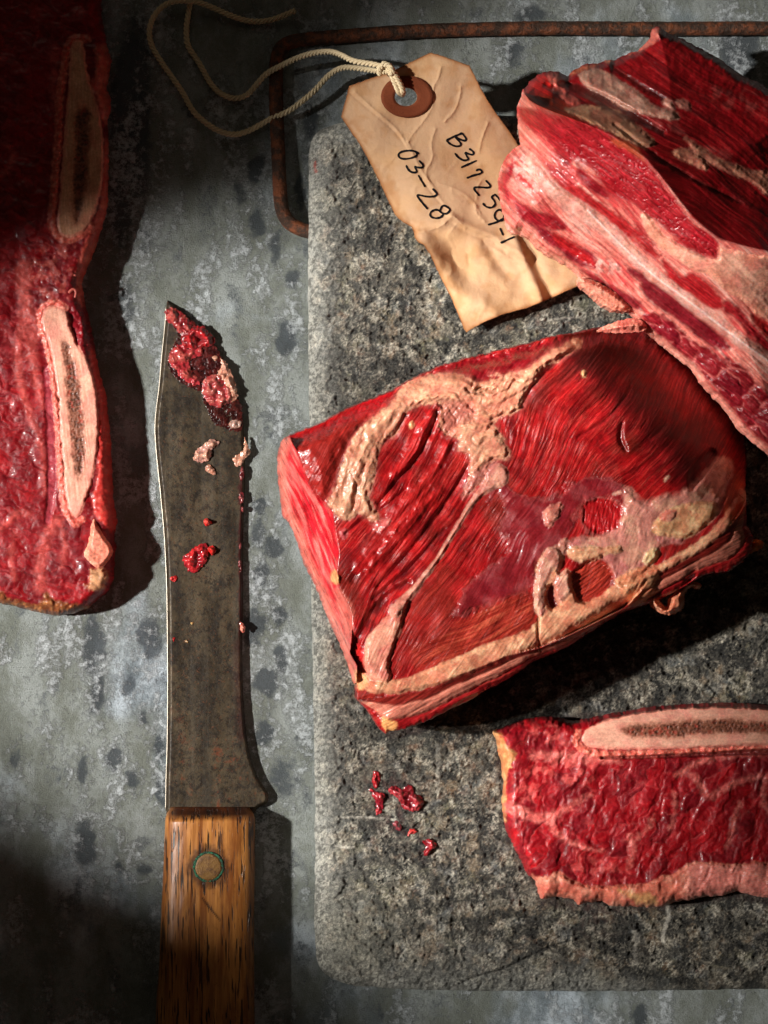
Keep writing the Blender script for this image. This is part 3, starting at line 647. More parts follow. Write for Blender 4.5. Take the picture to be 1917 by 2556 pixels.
    # --- the big cream fat patch and the small ones
    big = tr('D', 450,1180,500,1080,530,980,560,880,600,800,640,740,700,680,790,620,870,540,910,470,960,430,1050,398,1180,380,1320,400,1380,450,1500,420,1580,390,
             'E', 40,360,110,370,200,345,270,330,330,280,400,230,480,190,550,145,578,155,570,215,480,250,420,290,350,330,330,390,280,440,240,500,230,560,190,585,130,590,60,640,100,680,140,760,170,820,140,860,90,840,60,880,20,960,
             'D', 1430,1043,1390,1080,1340,1140,1290,1160,1320,1080,1350,1000,1340,880,1250,860,1290,800,1180,760,1140,700,1170,600,1120,560,1060,585,1000,580,940,620,910,690,890,750,790,810,760,880,740,1000,735,1080,
             700,1150,730,1210,780,1290,740,1320,680,1280,640,1250,600,1290,550,1305,500,1270,450,1200)
    dh = sdf(u, v, chaikin(big, 1), 60) + 9 * fbm(u / 24, v / 24, 3, 338); mh = ss(dh, -16, 2) * .55; f.paint(mh, (176, 92, 84)); f.z += 3 * mh
    d = sdf(u, v, chaikin(big, 1), 60) + 7 * fbm(u / 16, v / 16, 3, 340)
    fat_patch(f, d, (214, 160, 128), (224, 176, 140), 6, 341, lab=3, lump=4, ls=44, wet=.36, edge=14, feather=5)
    m = ss(d, 0, 8) * ss(u, 1050, 1130); f.paint(m * ss(fbm(u / 45, v / 45, 3, 346), -.2, .3), (206, 132, 108), .75)
    rr = ss(ridged((u + 14 * fbm(u / 30, v / 30, 2, 1)) / 46, v / 46, 1, 348), .55, .98) * ss(d, 4, 14); f.z += 0 * rr
    inside = ss(d, -2, 5)
    for pts, w_, h_ in ((tr('D', 560,1230,590,1100,640,950,700,800,800,680,900,560), 16, 11), (tr('D', 690,1240,660,1120,690,1040), 9, 4), (tr('D', 960,500,1080,450,1200,430,1310,450,1390,500,1500,500,1600,450), 13, 9),
                        (tr('D', 1020,560,1120,520,1240,520,1290,590,1380,640,1480,650,1580,600,1659,590), 10, 9), (tr('D', 1310,690,1400,720,1500,690,1600,640,1700,620), 9, 8), (tr('D', 1380,800,1440,760,1560,740,1640,700), 10, 7),
                        (tr('E', 30,520,120,500,220,430,330,320,440,240,560,170), 11, 10), (tr('E', 0,450,100,400,200,380,260,380), 8, 7), (tr('D', 1380,980,1450,900,1560,880,1600,830), 11, 8), (tr('D', 1200,600,1260,680,1220,740), 8, -8), (tr('D', 600,1010,640,1100,620,1190), 7, -7)):
        sd_k = strk(u + 8 * fbm(u / 26, v / 26, 2, 7), v + 8 * fbm(u / 26, v / 26, 2, 9), pts, 0); g_ = np.exp(-(sd_k / (w_ * .55)) ** 2) * inside
        f.z += .42 * h_ * g_; f.paint(np.clip(g_, 0, 1), (222, 176, 134) if h_ > 0 else (150, 96, 70), .3)
        sh = np.exp(-((sd_k + w_ * 1.1) / (w_ * .35)) ** 2) * inside; f.z -= .2 * abs(h_) * sh
    m, dd = f.mask(tr('D', 1140,560,1220,540,1330,560,1400,640,1330,700,1260,700,1200,780,1150,720,1175,640), 8, 7, 18); f.paint(m, (158, 84, 78), .65); f.z -= 9 * m
    m, dd = f.mask(tr('D', 1280,460,1400,480,1500,470,1520,500,1400,520,1330,500), 4, 6, 12); f.paint(m, (120, 76, 54), .6); f.z -= 8 * m
    m, dd = f.mask(tr('D', 1430,1043,1390,1080,1340,1140,1290,1165,1310,1080,1350,1000,1500,930,1520,990), 8, 8, 20); f.paint(m, (190, 118, 108), .8)
    for pl, c1, c2_, hh, sd_ in ((tr('D', 720,1370,760,1300,860,1290,820,1345,770,1370), (206, 104, 100), (224, 140, 124), 9, 350), (tr('D', 515,1380,570,1350,575,1400,545,1430), (196, 90, 92), (214, 120, 110), 7, 352),
                         (tr('E', 980,1230,1060,1150,1150,1110,1290,1085,1365,1100,1350,1180,1280,1250,1180,1312,1060,1290,990,1280), (216, 170, 124), (230, 196, 148), 15, 354),
                         (tr('E', 1030,1180,1080,1130,1140,1150,1120,1200,1060,1210), (220, 150, 126), (236, 180, 150), 9, 355),
                         (tr('E', 485,1380,540,1348,600,1360,640,1340,700,1360,740,1350,820,1345,820,1390,720,1395,680,1425,600,1447,520,1425), (220, 172, 132), (236, 198, 156), 13, 356),
                         (tr('E', 928,1425,980,1358,1032,1370,1022,1425,955,1475), (230, 206, 156), (240, 224, 184), 15, 358), (tr('E', 352,1165,400,1110,482,1098,452,1180,400,1247,368,1222), (206, 132, 116), (222, 154, 130), 16, 360),
                         (tr('D', 955,690,985,680,990,720,960,730), (224, 170, 120), (236, 190, 140), 8, 362), (tr('E', 580,340,600,325,610,375,585,378), (226, 180, 130), (236, 190, 140), 8, 364),
                         (tr('E', 760,1045,810,1025,812,1045,770,1058), (228, 180, 160), (236, 190, 170), 7, 366), (tr('E', 1055,975,1080,938,1088,948,1068,980), (228, 180, 150), (236, 190, 160), 6, 367),
                         (tr('N', 1190,400,1262,380,1300,330,1330,370,1295,470,1262,560,1240,500,1200,600,1175,660,1195,760,1160,812,1118,760,1118,640,1135,520), (204, 150, 130), (222, 180, 150), 10, 368),
                         (tr('N', 1232,570,1332,512,1348,650,1290,720,1250,720), (212, 156, 134), (226, 184, 154), 10, 370),
                         (tr('E', 1320,930,1390,870,1450,880,1425,960,1380,1060,1330,1080), (196, 128, 104), (214, 150, 120), 8, 372),
                         (tr('U', 90,1180,180,1110,400,1030,480,1090,420,1210,430,1240,370,1330,220,1380,200,1300), (224, 158, 116), (236, 184, 140), 14, 374)):
        d = sdf(u, v, chaikin(pl, 1), 60) + 4 * fbm(u / 12, v / 12, 3, sd_)
        fat_patch(f, d, c1, c2_, hh * .42, sd_ + 1, lab=3, lump=3.5, ls=26, wet=.34, edge=9, feather=4)
    # small loose tufts along the torn left rim
    t_ = thing('meat_roast', 'large block of raw beef with cream fat scraps, centre of the stone board', 'meat', tuple(P(1270, 1330, SL)))
    f.build(t_, {0: ('muscle', None, {'label': 'deep red muscle with long fibres'}), 1: ('cut_face', None, {'label': 'bright red and pink cut side'}), 2: ('silver_skin', None, {'label': 'shiny purple pink skin over the muscle'}),
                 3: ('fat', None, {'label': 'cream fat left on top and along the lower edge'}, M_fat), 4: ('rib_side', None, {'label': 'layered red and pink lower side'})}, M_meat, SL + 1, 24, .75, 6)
    # pink fat end behind, curl of fat, orange shreds
    sheet(tr('E', 660,110,700,86,760,58,830,38,900,30,960,60,960,110,800,120), 1.8, lambda u, v, sd: SL + 195 + 24 * ss(sd, 0, 24), (226, 128, 112), (236, 160, 136), t_, 'fat_flap', SL + 160, 400)
    cu = tr('U', 372,1195,440,1250,462,1335,520,1392,536,1300,600,1250,650,1200,720,1163,802,1195,770,1243,700,1215,655,1275,662,1380,600,1422,520,1450,440,1405,372,1355)
    sheet(cu, 1.4, lambda u, v, sd: SL + 205 + 34 * ss(sd, 0, 14) - 25 * ss(u, 1650, 1740), (224, 146, 110), (236, 176, 140), t_, 'fat_curl', SL + 185, 402)
    sheet(tr('U', 1120,950,1190,900,1190,850,1250,838,1292,880,1260,920,1200,945,1140,960), 1.4, lambda u, v, sd: SL + 90 + 20 * ss(sd, 0, 9), (190, 96, 28), (214, 130, 50), t_, 'fat_shred', SL, 404)
    sheet(tr('U', 960,1085,1000,1040,1060,1020,1120,990,1125,1020,1040,1050,1035,1085), 1.4, lambda u, v, sd: SL + 60 + 20 * ss(sd, 0, 9), (216, 150, 80), (226, 170, 100), t_, 'fat_shred', SL, 406)
def sheet(pl, step, zf, c1, c2, parent, name, base, seed, mat=None, lump=2.5, props=None, wet=.34, inset=4, ls=36, wob=3):
    f = Field(chaikin(pl, 1), step, wob, 10, seed); f.c[:] = lin(c1)[None]
    f.z = zf(f.u, f.v, f.sd); lm = lumps(f.u, f.v, ls, seed + 1); f.z = f.z + lump * lm + lump * .4 * lumps(f.u, f.v, ls * .4, seed + 2)
    f.paint(ss(lm, -.05, .45), c2, .85); f.c *= (1 + .25 * lumps(f.u, f.v, 6, seed + 4)[:, None]); f.wet[:] = wet
    return f.build(parent, {0: (name, None, props or {})}, mat or M_fat, base, inset, .8)[0]
make_roast()

# ------------------------------------------------------------------ upper right rib piece
def make_rib():
    low = tr('K', 1900,1640,1659,1425,1560,1345,1480,1270,1400,1150,1300,1050,1250,990,1200,910,1150,870,1050,790,950,710,880,640,830,580,780,540,720,480,640,420,560,380,500,335,440,280,380,250,300,210,250,170,200,110,140,80,90,75,60,40,
             'J', 50,1200,30,1130,15,1050,10,960,30,890,60,830,110,780,150,755,140,700,130,600,125,520,150,470,165,420,200,380,260,330,320,310,380,315,430,340)
    up = tr('J', 480,300,540,270,640,262,665,240,700,240,720,248,780,215,860,190,900,150,940,110,940,70,950,50,1000,40,1040,75,1150,120,1250,175,1350,230,1430,290,1500,340,1600,380,1659,420,1900,560)
    out = np.concatenate([low, up])
    f = Field(out, 2.2, 3, 16, 5); u, v, sd = f.u, f.v, f.sd
    ridge = tr('J', 172,455,210,500,330,560,450,600,600,660,700,705,800,770,900,835,1000,950,1100,1080,1200,1210,1350,1335,1500,1380,1900,1470)
    side = np.concatenate([ridge, tr('X', 2100,1400, 1100,1400, 1100,200, 1305,200)])
    ds = sdf(u, v, side); dr = -strk(u, v, ridge, 0, 2000)
    Zr = SL + 385. - 30 * ss(u, 1300, 1900) * 0
    zlo = SL + 175; zup = SL + 130
    t1 = np.clip(sd / (sd + dr + 1e-3), 0, 1)
    z = np.where(ds > 0, zlo + (Zr - zlo) * (t1 ** .85), zup + (Zr - zup) * t1 ** .9)
    f.z = z - 34 * (1 - ss(sd, 0, 22)) ** 2 + 8 * fbm(u / 200, v / 200, 2, 3)
    ft, a_, b_ = fibres(u, v, 33, 170, 8, 410); ft2, _, _ = fibres(u, v, 33, 260, 24, 413, 24)
    f.c = lin((132, 13, 20))[None] * np.ones((len(u), 1))
    f.paint(ss(ft2, -.1, .5), (88, 14, 18), .8); f.paint(ss(ft, .1, .6), (168, 42, 40), .5); f.paint(ss(-ft, .2, .7), (58, 6, 12), .6)
    f.z += np.where(ds > 0, 0, 1.0 * ft + 3.5 * ft2); f.wet[:] = .36; f.setfib(np.ones(len(u)), a_, b_, 70, 5, .9)
    # side: pink fat ground
    sm = ss(ds, -3, 5); fs, _, _ = fibres(u, v, 43, 150, 9, 420, 14); fs2, _, _ = fibres(u, v, 43, 260, 26, 423, 20)
    f.setfib(sm, *rot(u + 10 * fbm(u / 90, v / 90, 2, 6), v, 43), 60, 5.5, .7); f.paint(sm, (238, 142, 126)); f.paint(sm * ss(fs, .08, .35), (250, 202, 184), .7); f.paint(sm * ss(-fs2, .06, .3), (200, 44, 52), .8); f.paint(sm * ss(-fs, .15, .4), (206, 70, 74), .45)
    f.z += sm * (1.0 * fs + 3.5 * fs2 + .5 * lumps(u, v, 20, 425)); f.lab[sm > .5] = 1; f.wet = f.wet * (1 - sm) + .38 * sm
    # orange-pink fat on the right
    d = sdf(u, v, chaikin(tr('K', 1345,160,1420,170,1560,210,1659,215,1900,230,1900,900,1659,640,1560,560,1480,470,1400,440,1300,330,1200,300,1100,240,1040,200,900,60,880,-60,950,-20,1000,60,1130,160,1280,230,1360,245), 1), 60) + 6 * fbm(u / 30, v / 30, 3, 430)
    fat_patch(f, d, (252, 184, 156), (254, 200, 172), 8, 431, lab=1, lump=3, ls=60, wet=.34)
    reds = [(tr('J', 128,515,200,540,330,570,500,600,700,700,850,800,950,900,1030,1020,1120,1130,1200,1250,1350,1330, 'K', 1362,245,1280,222,1200,190,1130,150,1050,70,1000,20,
                'J', 900,1180,800,1100,740,1080,640,980,560,880,480,850,430,900,400,860,330,770,250,680,150,640), (198, 26, 44), 4),
            (tr('J', 290,870,350,880,450,950,540,1050,600,1100,700,1160,800,1220,880,1290,940,1350,1000,1440,'K',1000,212,960,240,900,180,860,120,790,100,'J',700,1270,600,1200,500,1110,400,1040,330,950), (212, 40, 46), 8),
            (tr('J', 480,850,560,950,640,1010,700,1090,660,1090,560,1030,500,950), (178, 24, 44), 3),
            (tr('J', 620,940,720,1010,790,1090,740,1100,660,1040), (206, 44, 52), 3),
            (tr('J', 20,960,60,900,110,860,100,960,60,1000,80,1080,110,1180,70,1120,30,1050), (206, 60, 70), 5),
            (tr('J', 100,1100,170,1130,280,1180,390,1210,440,1290,330,1290,240,1260,150,1220,110,1180), (186, 24, 44), 5),
            (tr('J', 140,1190,220,1240,330,1300,450,1370,'K',600,200,620,290,560,290,480,270,400,200,300,130,230,60,190,15), (160, 20, 44), 6),
            (tr('K', 320,60,440,110,540,200,600,250,610,300,540,260,430,190,350,120), (222, 40, 44), 4),
            (tr('K', 470,270,600,330,700,400,800,440,860,490,900,560,840,545,740,490,650,430,560,360), (150, 20, 40), 4),
            (tr('K', 780,280,880,305,960,370,1050,430,1150,510,1250,610,1380,700,1440,795,1350,790,1250,740,1170,660,1050,570,950,510,880,430,870,370,800,315), (150, 16, 40), 5),
            (tr('K', 1190,310,1270,360,1370,460,1400,540,1300,540,1200,480,1100,420,1040,330,1000,220,1080,280,1130,360), (206, 32, 42), 5),
            (tr('K', 1395,470,1500,560,1560,640,1659,740,1800,860,1800,960,1659,810,1560,700,1460,600,1380,555), (196, 30, 46), 6),
            (tr('K', 1545,555,1659,620,1800,700,1800,820,1659,720,1590,660), (216, 44, 44), 5),
            (tr('K', 870,590,1000,560,1060,620,1200,740,1330,800,1400,850,1520,900,1600,1000,1700,1090,1900,1250,1900,1620,1659,1385,1560,1300,1480,1220,1380,1080,1280,960,1200,880,1100,790,960,690,900,650), (158, 20, 38), 8)]
    fr, _, _ = fibres(u, v, 38, 90, 6, 440, 10)
    wc1, wc2, wid = worley(*[t / s_ for t, s_ in zip(rot(u + 8 * fbm(u / 30, v / 30, 2, 8), v, 40), (60, 30))], 9)
    for k, (pl, c_, wb) in enumerate(reds):
        d = sdf(u, v, chaikin(pl, 1), 60) + wb * fbm(u / 26, v / 20, 3, 450 + k) + wb * .8 * fs
        m = ss(d, -7, 7); f.setfib(ss(d, -1, 1), *rot(u, v, 38), 40, 4.6, .9); f.paint(m, np.array(c_) * np.array([.86, .7, .75]), .97); f.paint(m * ss(fr, .2, .7), np.clip(np.array(c_) * 1.15 + 28, 0, 255), .5); f.paint(m * ss(-fr, .2, .7), np.array(c_) * .62, .6)
        f.z += m * (1.5 * fr - 2); f.lab[m > .5] = 0
        if k == 13:
            e = ss(wc2 - wc1, .2, .02) * ss(fbm(u / 50, v / 50, 2, 77), -.25, .3); f.paint(m * e, (224, 124, 116), .7); f.z += m * (5 * ss(wc2 - wc1, 0, .5)); f.paint(m * ss(wid, .5, 1), (120, 10, 34), .5)
    # lines of muscle wrinkles in the upper red band
    m, d = f.mask(reds[0][0], 6, 4); cr = ss(ridged(*[t / s_ for t, s_ in zip(rot(u + 14 * fbm(u / 40, v / 40, 2, 8), v + 14 * fbm(u / 40, v / 40, 2, 9), 30), (46, 13))], 2, 460), .66, .95)
    f.paint(m * cr, (146, 10, 26), .5); f.z -= 2.5 * m * cr
    # rib bone line
    d = strk(u, v, tr('J', 200,850,300,1000,400,1090,560,1190,650,1260,'K', 690,60,800,170,950,330,1050,400,1150,475,1300,585,1450,705,1659,850,1900,1040), [10, 20, 18, 16, 14, 14, 14]) + 3 * fbm(u / 30, v / 30, 2, 470)
    fat_patch(f, d, (250, 190, 170), (254, 208, 192), 6, 471, lab=3, lump=2, feather=6, ls=40)
    d = strk(u, v, tr('K', 560,-60,700,90,800,190,950,330,1050,405,1150,475,1300,590,1450,710,1659,855,1900,1045), 2.2); m = ss(d, -2.5, 1.5); f.paint(m, (252, 226, 214), .9); f.z += 3 * m
    # gristle at the end
    m, d = f.mask(tr('J', 60,880,130,800,180,800,260,900,300,1010,250,1080,160,1080,110,1000), 10, 8); f.paint(m * ss(lumps(u, v, 16, 480), -.1, .4), (250, 196, 184), .7); f.z += 6 * m * .4 * lumps(u, v, 18, 481); f.wet = f.wet * (1 - .25 * m)
    m, d = f.mask(tr('K', 560,250,640,230,760,260,810,290,700,330,620,330), 8, 8); f.paint(m * ss(lumps(u, v, 16, 482), -.2, .3), (244, 190, 176), .8); f.z += 4 * m * lumps(u, v, 18, 483)
    # pale rim under the side
    m = ss(sd, 16, 6) * (ds > 0) * ss(v, 560, 620); f.paint(m, (232, 158, 138), .8)
    # top: dark grooves then fat
    for pts, ws_, dp in ((tr('J', 400,390,560,440,750,540,880,610,1020,680), [8, 16, 4], 18), (tr('J', 300,400,380,420,400,440), [6, 10, 3], 20), (tr('J', 720,640,880,760,1050,880,1250,1000,1500,1120), [2, 5, 3], 9), (tr('J', 700,280,900,420,1020,480), [3, 7, 3], 10)):
        m, d = f.stroke(pts, ws_, 6, 3); f.paint(m, (52, 22, 18), .8); f.z -= dp * m
    m, d = f.mask(tr('J', 170,430,230,370,300,330,340,370,380,420,330,470,240,470,175,480), 8, 5); f.paint(m, (190, 34, 30), .8)
    m, d = f.mask(tr('J', 165,465,300,455,420,500,480,560,560,620,440,600,300,560,200,510), 8, 5); f.paint(m, (164, 62, 34), .65)  # orange sheen along the ridge, put into the colour
    m, d = f.stroke(tr('J', 720,740,820,780,900,850), [8, 10, 4], 6, 5); f.paint(m, (204, 104, 64), .7)
    for pl, c1, c2_, hh, sd_ in ((tr('J', 500,320,600,288,680,320,800,400,880,450,960,530,1100,555,1122,612,1060,612,960,590,860,565,750,535,680,475,560,420,515,375), (180, 140, 120), (196, 152, 132), 14, 490),
             (tr('J', 480,530,600,522,720,545,830,620,900,680,972,745,955,772,890,780,780,730,680,680,560,625,490,590,415,560,412,535), (172, 128, 102), (190, 148, 112), 14, 492),
             (tr('J', 1065,795,1160,780,1240,820,1292,880,1286,928,1240,905,1160,870,1100,840), (186, 128, 104), (204, 152, 120), 12, 494),
             (tr('J', 1130,700,1230,765,1350,840,1450,885,1600,935,1900,900,1900,1180,1659,1080,1560,990,1450,950,1300,880,1200,805), (176, 116, 96), (196, 140, 112), 10, 496),
             (tr('J', 1000,490,1060,478,1102,550,1040,535), (190, 140, 124), (204, 156, 136), 9, 498), (tr('J', 1080,492,1150,478,1202,552,1130,545), (180, 118, 104), (198, 140, 120), 9, 500),
             (tr('J', 300,330,370,325,430,400,405,430,480,480,512,515,450,530,390,475,330,375), (206, 104, 92), (222, 128, 110), 12, 502),
             (tr('J', 655,250,690,235,712,250,680,264), (206, 132, 104), (214, 140, 110), 8, 504), (tr('J', 940,60,1000,45,1010,90,975,120,950,150,900,170,890,185,780,220,860,180,900,145,935,110), (214, 120, 104), (228, 150, 130), 6, 506),
             (tr('J', 440,325,520,285,620,268,600,285,520,305,470,335), (190, 108, 72), (214, 140, 100), 6, 508)):
        d = sdf(u, v, chaikin(pl, 1), 60) + 4 * fbm(u / 14, v / 14, 3, sd_)
        fat_patch(f, d, c1, c2_, hh * .5, sd_ + 1, lab=2, lump=4, ls=32, wet=.36, edge=10, feather=5)
    for pl, al in ((tr('J', 1250,420,1420,430,1600,470,1659,520,1700,600,1500,560,1340,500), .4), (tr('J', 900,600,1100,620,1150,680,1300,760,1500,860,1450,880,1250,770,1050,690), .4)):
        m, d = f.mask(pl, 14, 16, 25); f.paint(m * ss(lumps(u, v, 30, 520), -.2, .4), (172, 84, 78), al)
    t_ = thing('rib_piece', 'tall raw beef rib with pink fat bands, lying on the paper tag', 'meat', tuple(P(1650, 500, SL)))
    f.build(t_, {0: ('muscle', None, {}), 1: ('fat_layer', None, {'label': 'bright pink fat and gristle on the side'}, M_fat), 2: ('fat', None, {'label': 'grey pink fat scraps on top'}, M_fat), 3: ('gristle', None, {'label': 'pale band of gristle along the side'}, M_fat)}, M_meat, SL + 30, 26, .8, 0)
    sheet(tr('K', 497,342,560,350,660,400,740,450,830,530,800,560,730,555,650,515,600,470,550,425,512,395,500,365), 1.8, lambda u, v, sd: SL + 190 + 20 * ss(sd, 0, 12), (236, 158, 132), (244, 180, 154), t_, 'fat_flap', SL + 70, 530)
make_rib()

# ------------------------------------------------------------------ cross-cut steaks with bone
def marbled(f, s1, s2, ang, seed, H, base_c=(172, 16, 28), fk=.5):
    u, v = f.u, f.v
    wu = u + 16 * fbm(u / 50, v / 50, 3, seed); wv = v + 16 * fbm(u / 50, v / 50, 3, seed + 1)
    a, b = rot(wu, wv, ang)
    f1, f2, cid = worley(a / s1, b / s2, seed + 2); e = f2 - f1
    g1, g2, gid = worley(a / (s1 * .38), b / (s2 * .38), seed + 4); e2 = g2 - g1
    f.c = lin(base_c)[None] * np.ones((len(u), 1))
    f.paint(ss(cid, .4, .8), (112, 8, 22), .75); f.paint(ss(cid, .35, .0), np.array(base_c) * 1.15, .7)
    f.paint(ss(gid, .6, 1), (100, 6, 20), .35); f.paint(ss(gid, .3, 0), (196, 38, 42), .3); f.paint(ss(fbm(u / 30, v / 30, 3, seed + 15), .05, .4), np.array(base_c) * 1.05 + np.array([16, 34, 30]), .25)
    fat = fk * ss(e, .12, .02) * ss(fbm(u / 60, v / 60, 2, seed + 7), -.25, .3); f.paint(fat, (204, 88, 86), .6)
    f.paint(ss(e2, .12, .02), (120, 10, 26), .4)
    sp = ss(lumps(u, v, 9, seed + 8), .45, .75) * ss(fbm(u / 70, v / 70, 2, seed + 9), -.1, .4); f.paint(sp, (200, 92, 86), .3)
    f.z += H * (.6 * ss(e, 0, .5) + .22 * ss(e2, 0, .6) + 1.6 * fbm(a / s1 * 1.2, b / s2 * 1.2, 2, seed + 12, .35) + .2 * (gid - .5)) + .5 * lumps(u, v, 10, seed + 10)
    f.setfib(np.ones(len(u)), a + 60 * cid, b + 30 * cid, 22, 9, .7); f.wet[:] = .44
    return e
def bone_on(f, pl, mar, seed, ang, lab=1, labm=2, z=None, c1=(232, 178, 152), c2=(236, 154, 138), hz=2.5):
    d = sdf(f.u, f.v, chaikin(pl, 2), 60) + 3.5 * fbm(f.u / 20, f.v / 20, 2, seed); m = ss(d, -2.5, 2.5)
    a, b = rot(f.u, f.v, ang)
    f.z = np.where(m > 0, f.z * (1 - m) + m * (z + hz * ss(d, -2, 6)), f.z)
    f.z += m * .8 * fbm(b / 3, a / 80, 2, seed + 1)
    f.paint(m, c1); f.paint(m * ss(fbm(f.u / 50, f.v / 50, 3, seed + 2), -.1, .5), c2, .6); f.paint(m * ss(fbm(b / 2.5, a / 60, 2, seed + 3), .1, .6), (244, 206, 176), .35)
    f.paint(m * ss(d, 9, 1), (232, 140, 122), .7)
    f.wet = f.wet * (1 - m) + .42 * m; f.lab[m > .5] = lab
    d2 = sdf(f.u, f.v, chaikin(mar, 1), 60) - 3 + 4 * fbm(f.u / 8, f.v / 8, 2, seed + 4) + 5 * fbm(f.u / 25, f.v / 25, 2, seed + 6); m2 = ss(d2, -8, 7)
    f.fs = np.where(m > .5, .12, f.fs); f.paint(ss(d2, -16, 2) * .5, (190, 116, 86)); sp1, sp2, sid = worley(f.u / 8 + .4 * fbm(f.u / 6, f.v / 6, 2, seed), f.v / 8, seed + 5)
    f.paint(m2, (118, 70, 48), .85); f.paint(m2 * ss(sp2 - sp1, .35, .05) * 0 + m2 * ss(sp1 + .5 * fbm(f.u / 30, f.v / 30, 2, seed + 9), .6, .1), (58, 30, 20), .75); f.paint(m2 * ss(sid, .8, 1), (186, 66, 50), .5)
    f.z -= m2 * (1.5 + 2 * ss(sp1, .5, .1)); f.lab[m2 > .5] = labm
    return d
def make_steak_right():
    out = tr('G', 72,298,140,275,250,235,350,215,450,220,540,243,640,222,750,200,860,180,960,160,1100,150,1240,140,1400,137,1560,140,1659,150,1800,170,1850,240,1870,700,1850,1180,1780,1240,
             1659,1252,1580,1240,1480,1213,1400,1240,1300,1245,1200,1265,1120,1275,1060,1302,960,1306,860,1300,760,1302,700,1270,620,1278,570,1292,540,1262,440,1245,350,1262,335,1200,320,1150,280,1120,250,1060,210,980,180,920,150,860,138,780,128,700,140,600,125,480,105,400,95,340)
    f = Field(out, 2.0, 2.5, 14, 7); u, v, sd = f.u, f.v, f.sd
    t = np.clip(sd / 34, 0, 1); f.z = SL + 62 + 66 * np.sqrt(1 - (1 - t) ** 2 + 1e-6) + 7 * fbm(u / 150, v / 150, 2, 4)
    e = marbled(f, 70, 36, -62, 600, 2.6, (156, 11, 23))
    # marbling seams
    for pts, ws_ in ((tr('G', 140,725,220,745,300,790,380,792,440,768,500,730,570,690,640,655), [16, 12, 8, 4]), (tr('G', 400,790,420,860,470,905,590,960,700,985), [11, 7, 3]),
                     (tr('G', 1130,545,1190,510,1250,470,1400,430,1659,415), [6, 8, 6]), (tr('G', 1190,520,1270,590,1310,680,1380,640,1450,600,1520,570,1659,545), [6, 9, 7, 9, 6]),
                     (tr('G', 860,900,885,1000,850,1080), [7, 9, 4]), (tr('G', 1000,780,960,860,880,930), [4, 6, 4]), (tr('G', 1420,960,1450,880,1475,770,1500,700), [4, 7, 4]),
                     (tr('G', 1640,560,1625,680,1659,760), [7, 7, 5]), (tr('G', 1110,640,1130,740,1090,860), [3, 5, 3]), (tr('G', 300,430,450,440,640,445,800,460), [9, 16, 8])):
        m, d = f.stroke(pts, ws_, 7, 8, 14, 610); f.paint(m * (.55 + .45 * ss(fbm(u / 18, v / 18, 3, 611), -.2, .2)), (220, 122, 112), .9); f.z += .5 * m; f.lab[(m > .5)] = 3
    for pl, al in ((tr('G', 300,240,450,240,520,330,460,400,380,330,300,300), .7), (tr('G', 300,440,640,440,660,560,560,620,420,560,280,560), .6), (tr('G', 180,560,300,560,360,660,220,720,150,640), .5), (tr('G', 560,960,760,1060,900,1150,640,1170,520,1080), .5)):
        m, d = f.mask(pl, 18, 20, 20, 615); f.paint(m * ss(lumps(u, v, 22, 617), -.2, .3), (218, 98, 92), al)
    m, d = f.stroke(tr('G', 480,830,560,860,640,930,700,980), [5, 9, 3], 5, 3); f.z -= 3 * m; f.paint(m, (96, 4, 16), .4)
    # yellow dry edge on the left
    d = sdf(u, v, chaikin(tr('G', 60,280,120,310,150,370,210,410,190,460,150,540,148,600,138,760,148,820,120,800,90,600,70,400), 1), 60) + 7 * fbm(u / 14, v / 14, 3, 621)
    fat_patch(f, d, (196, 140, 88), (220, 176, 120), 2, 622, lab=3, lump=4, ls=16)
    # bottom fat
    d = sdf(u, v, chaikin(tr('G', 280,1110,330,1130,400,1130,450,1088,500,1140,600,1180,750,1190,800,1170,900,1180,980,1170,1040,1120,1100,1125,1160,1075,1230,1042,1330,1048,1420,1058,1520,1060,1600,1042,1659,1048,1900,1060,1900,1330,1659,1340,1100,1370,600,1370,300,1330), 1), 60) + 5 * fbm(u / 14, v / 14, 3, 625)
    fat_patch(f, d, (226, 136, 112), (238, 170, 142), 8, 626, lab=3, lump=5, ls=34, edge=10)
    m = ss(d, 0, 6) * ss(u, 1690, 1730); f.paint(m, (232, 150, 138), .7); f.z += m * 2 * fbm(u / 40, v / 4, 2, 629)
    m, dd = f.mask(tr('G', 780,1200,900,1220,1000,1230,1040,1290,930,1300,840,1240), 8, 8, 14); f.paint(m, (214, 176, 112), .7)
    # rim of fat under the bone, then the bone
    d = strk(u, v, tr('G', 560,300,545,350,590,400,700,425,850,425,1000,420,1200,408,1400,400,1659,390,1900,400), 9) + 3.5 * fbm(u / 16, v / 16, 3, 631)
    fat_patch(f, d, (232, 122, 104), (244, 160, 134), 4, 632, lab=3, lump=5, ls=9, feather=3)
    m, dd = f.stroke(tr('G', 700,445,1000,436,1300,425,1500,412,1659,408,1900,415), [2, 4, 5, 7, 7], 3, 2); f.paint(m, (96, 20, 26), .8); f.z -= 12 * m
    bone_on(f, tr('G', 590,300,640,255,760,215,900,183,1100,160,1300,150,1500,152,1659,162,1900,190,1900,372,1659,370,1560,370,1400,378,1250,385,1100,390,950,394,800,394,680,388,610,378,582,340),
            tr('G', 815,270,900,250,1000,240,1100,236,1200,226,1350,220,1450,216,1550,226,1659,240,1900,250,1900,310,1659,302,1550,300,1400,305,1250,310,1100,324,950,326,870,322,822,300), 640, 0, z=SL + 130.)
    t_ = thing('bone_steak', 'flat beef steak on the stone board with a long bone along one edge', 'steak', tuple(P(1600, 2000, SL)))
    o = f.build(t_, {0: ('muscle', None, {}), 1: ('bone', None, {}, M_bone), 2: ('marrow', 1, {}, M_marrow), 3: ('fat', None, {}, M_fat)}, M_meat, SL + 2, 10, .8, 3)
make_steak_right()

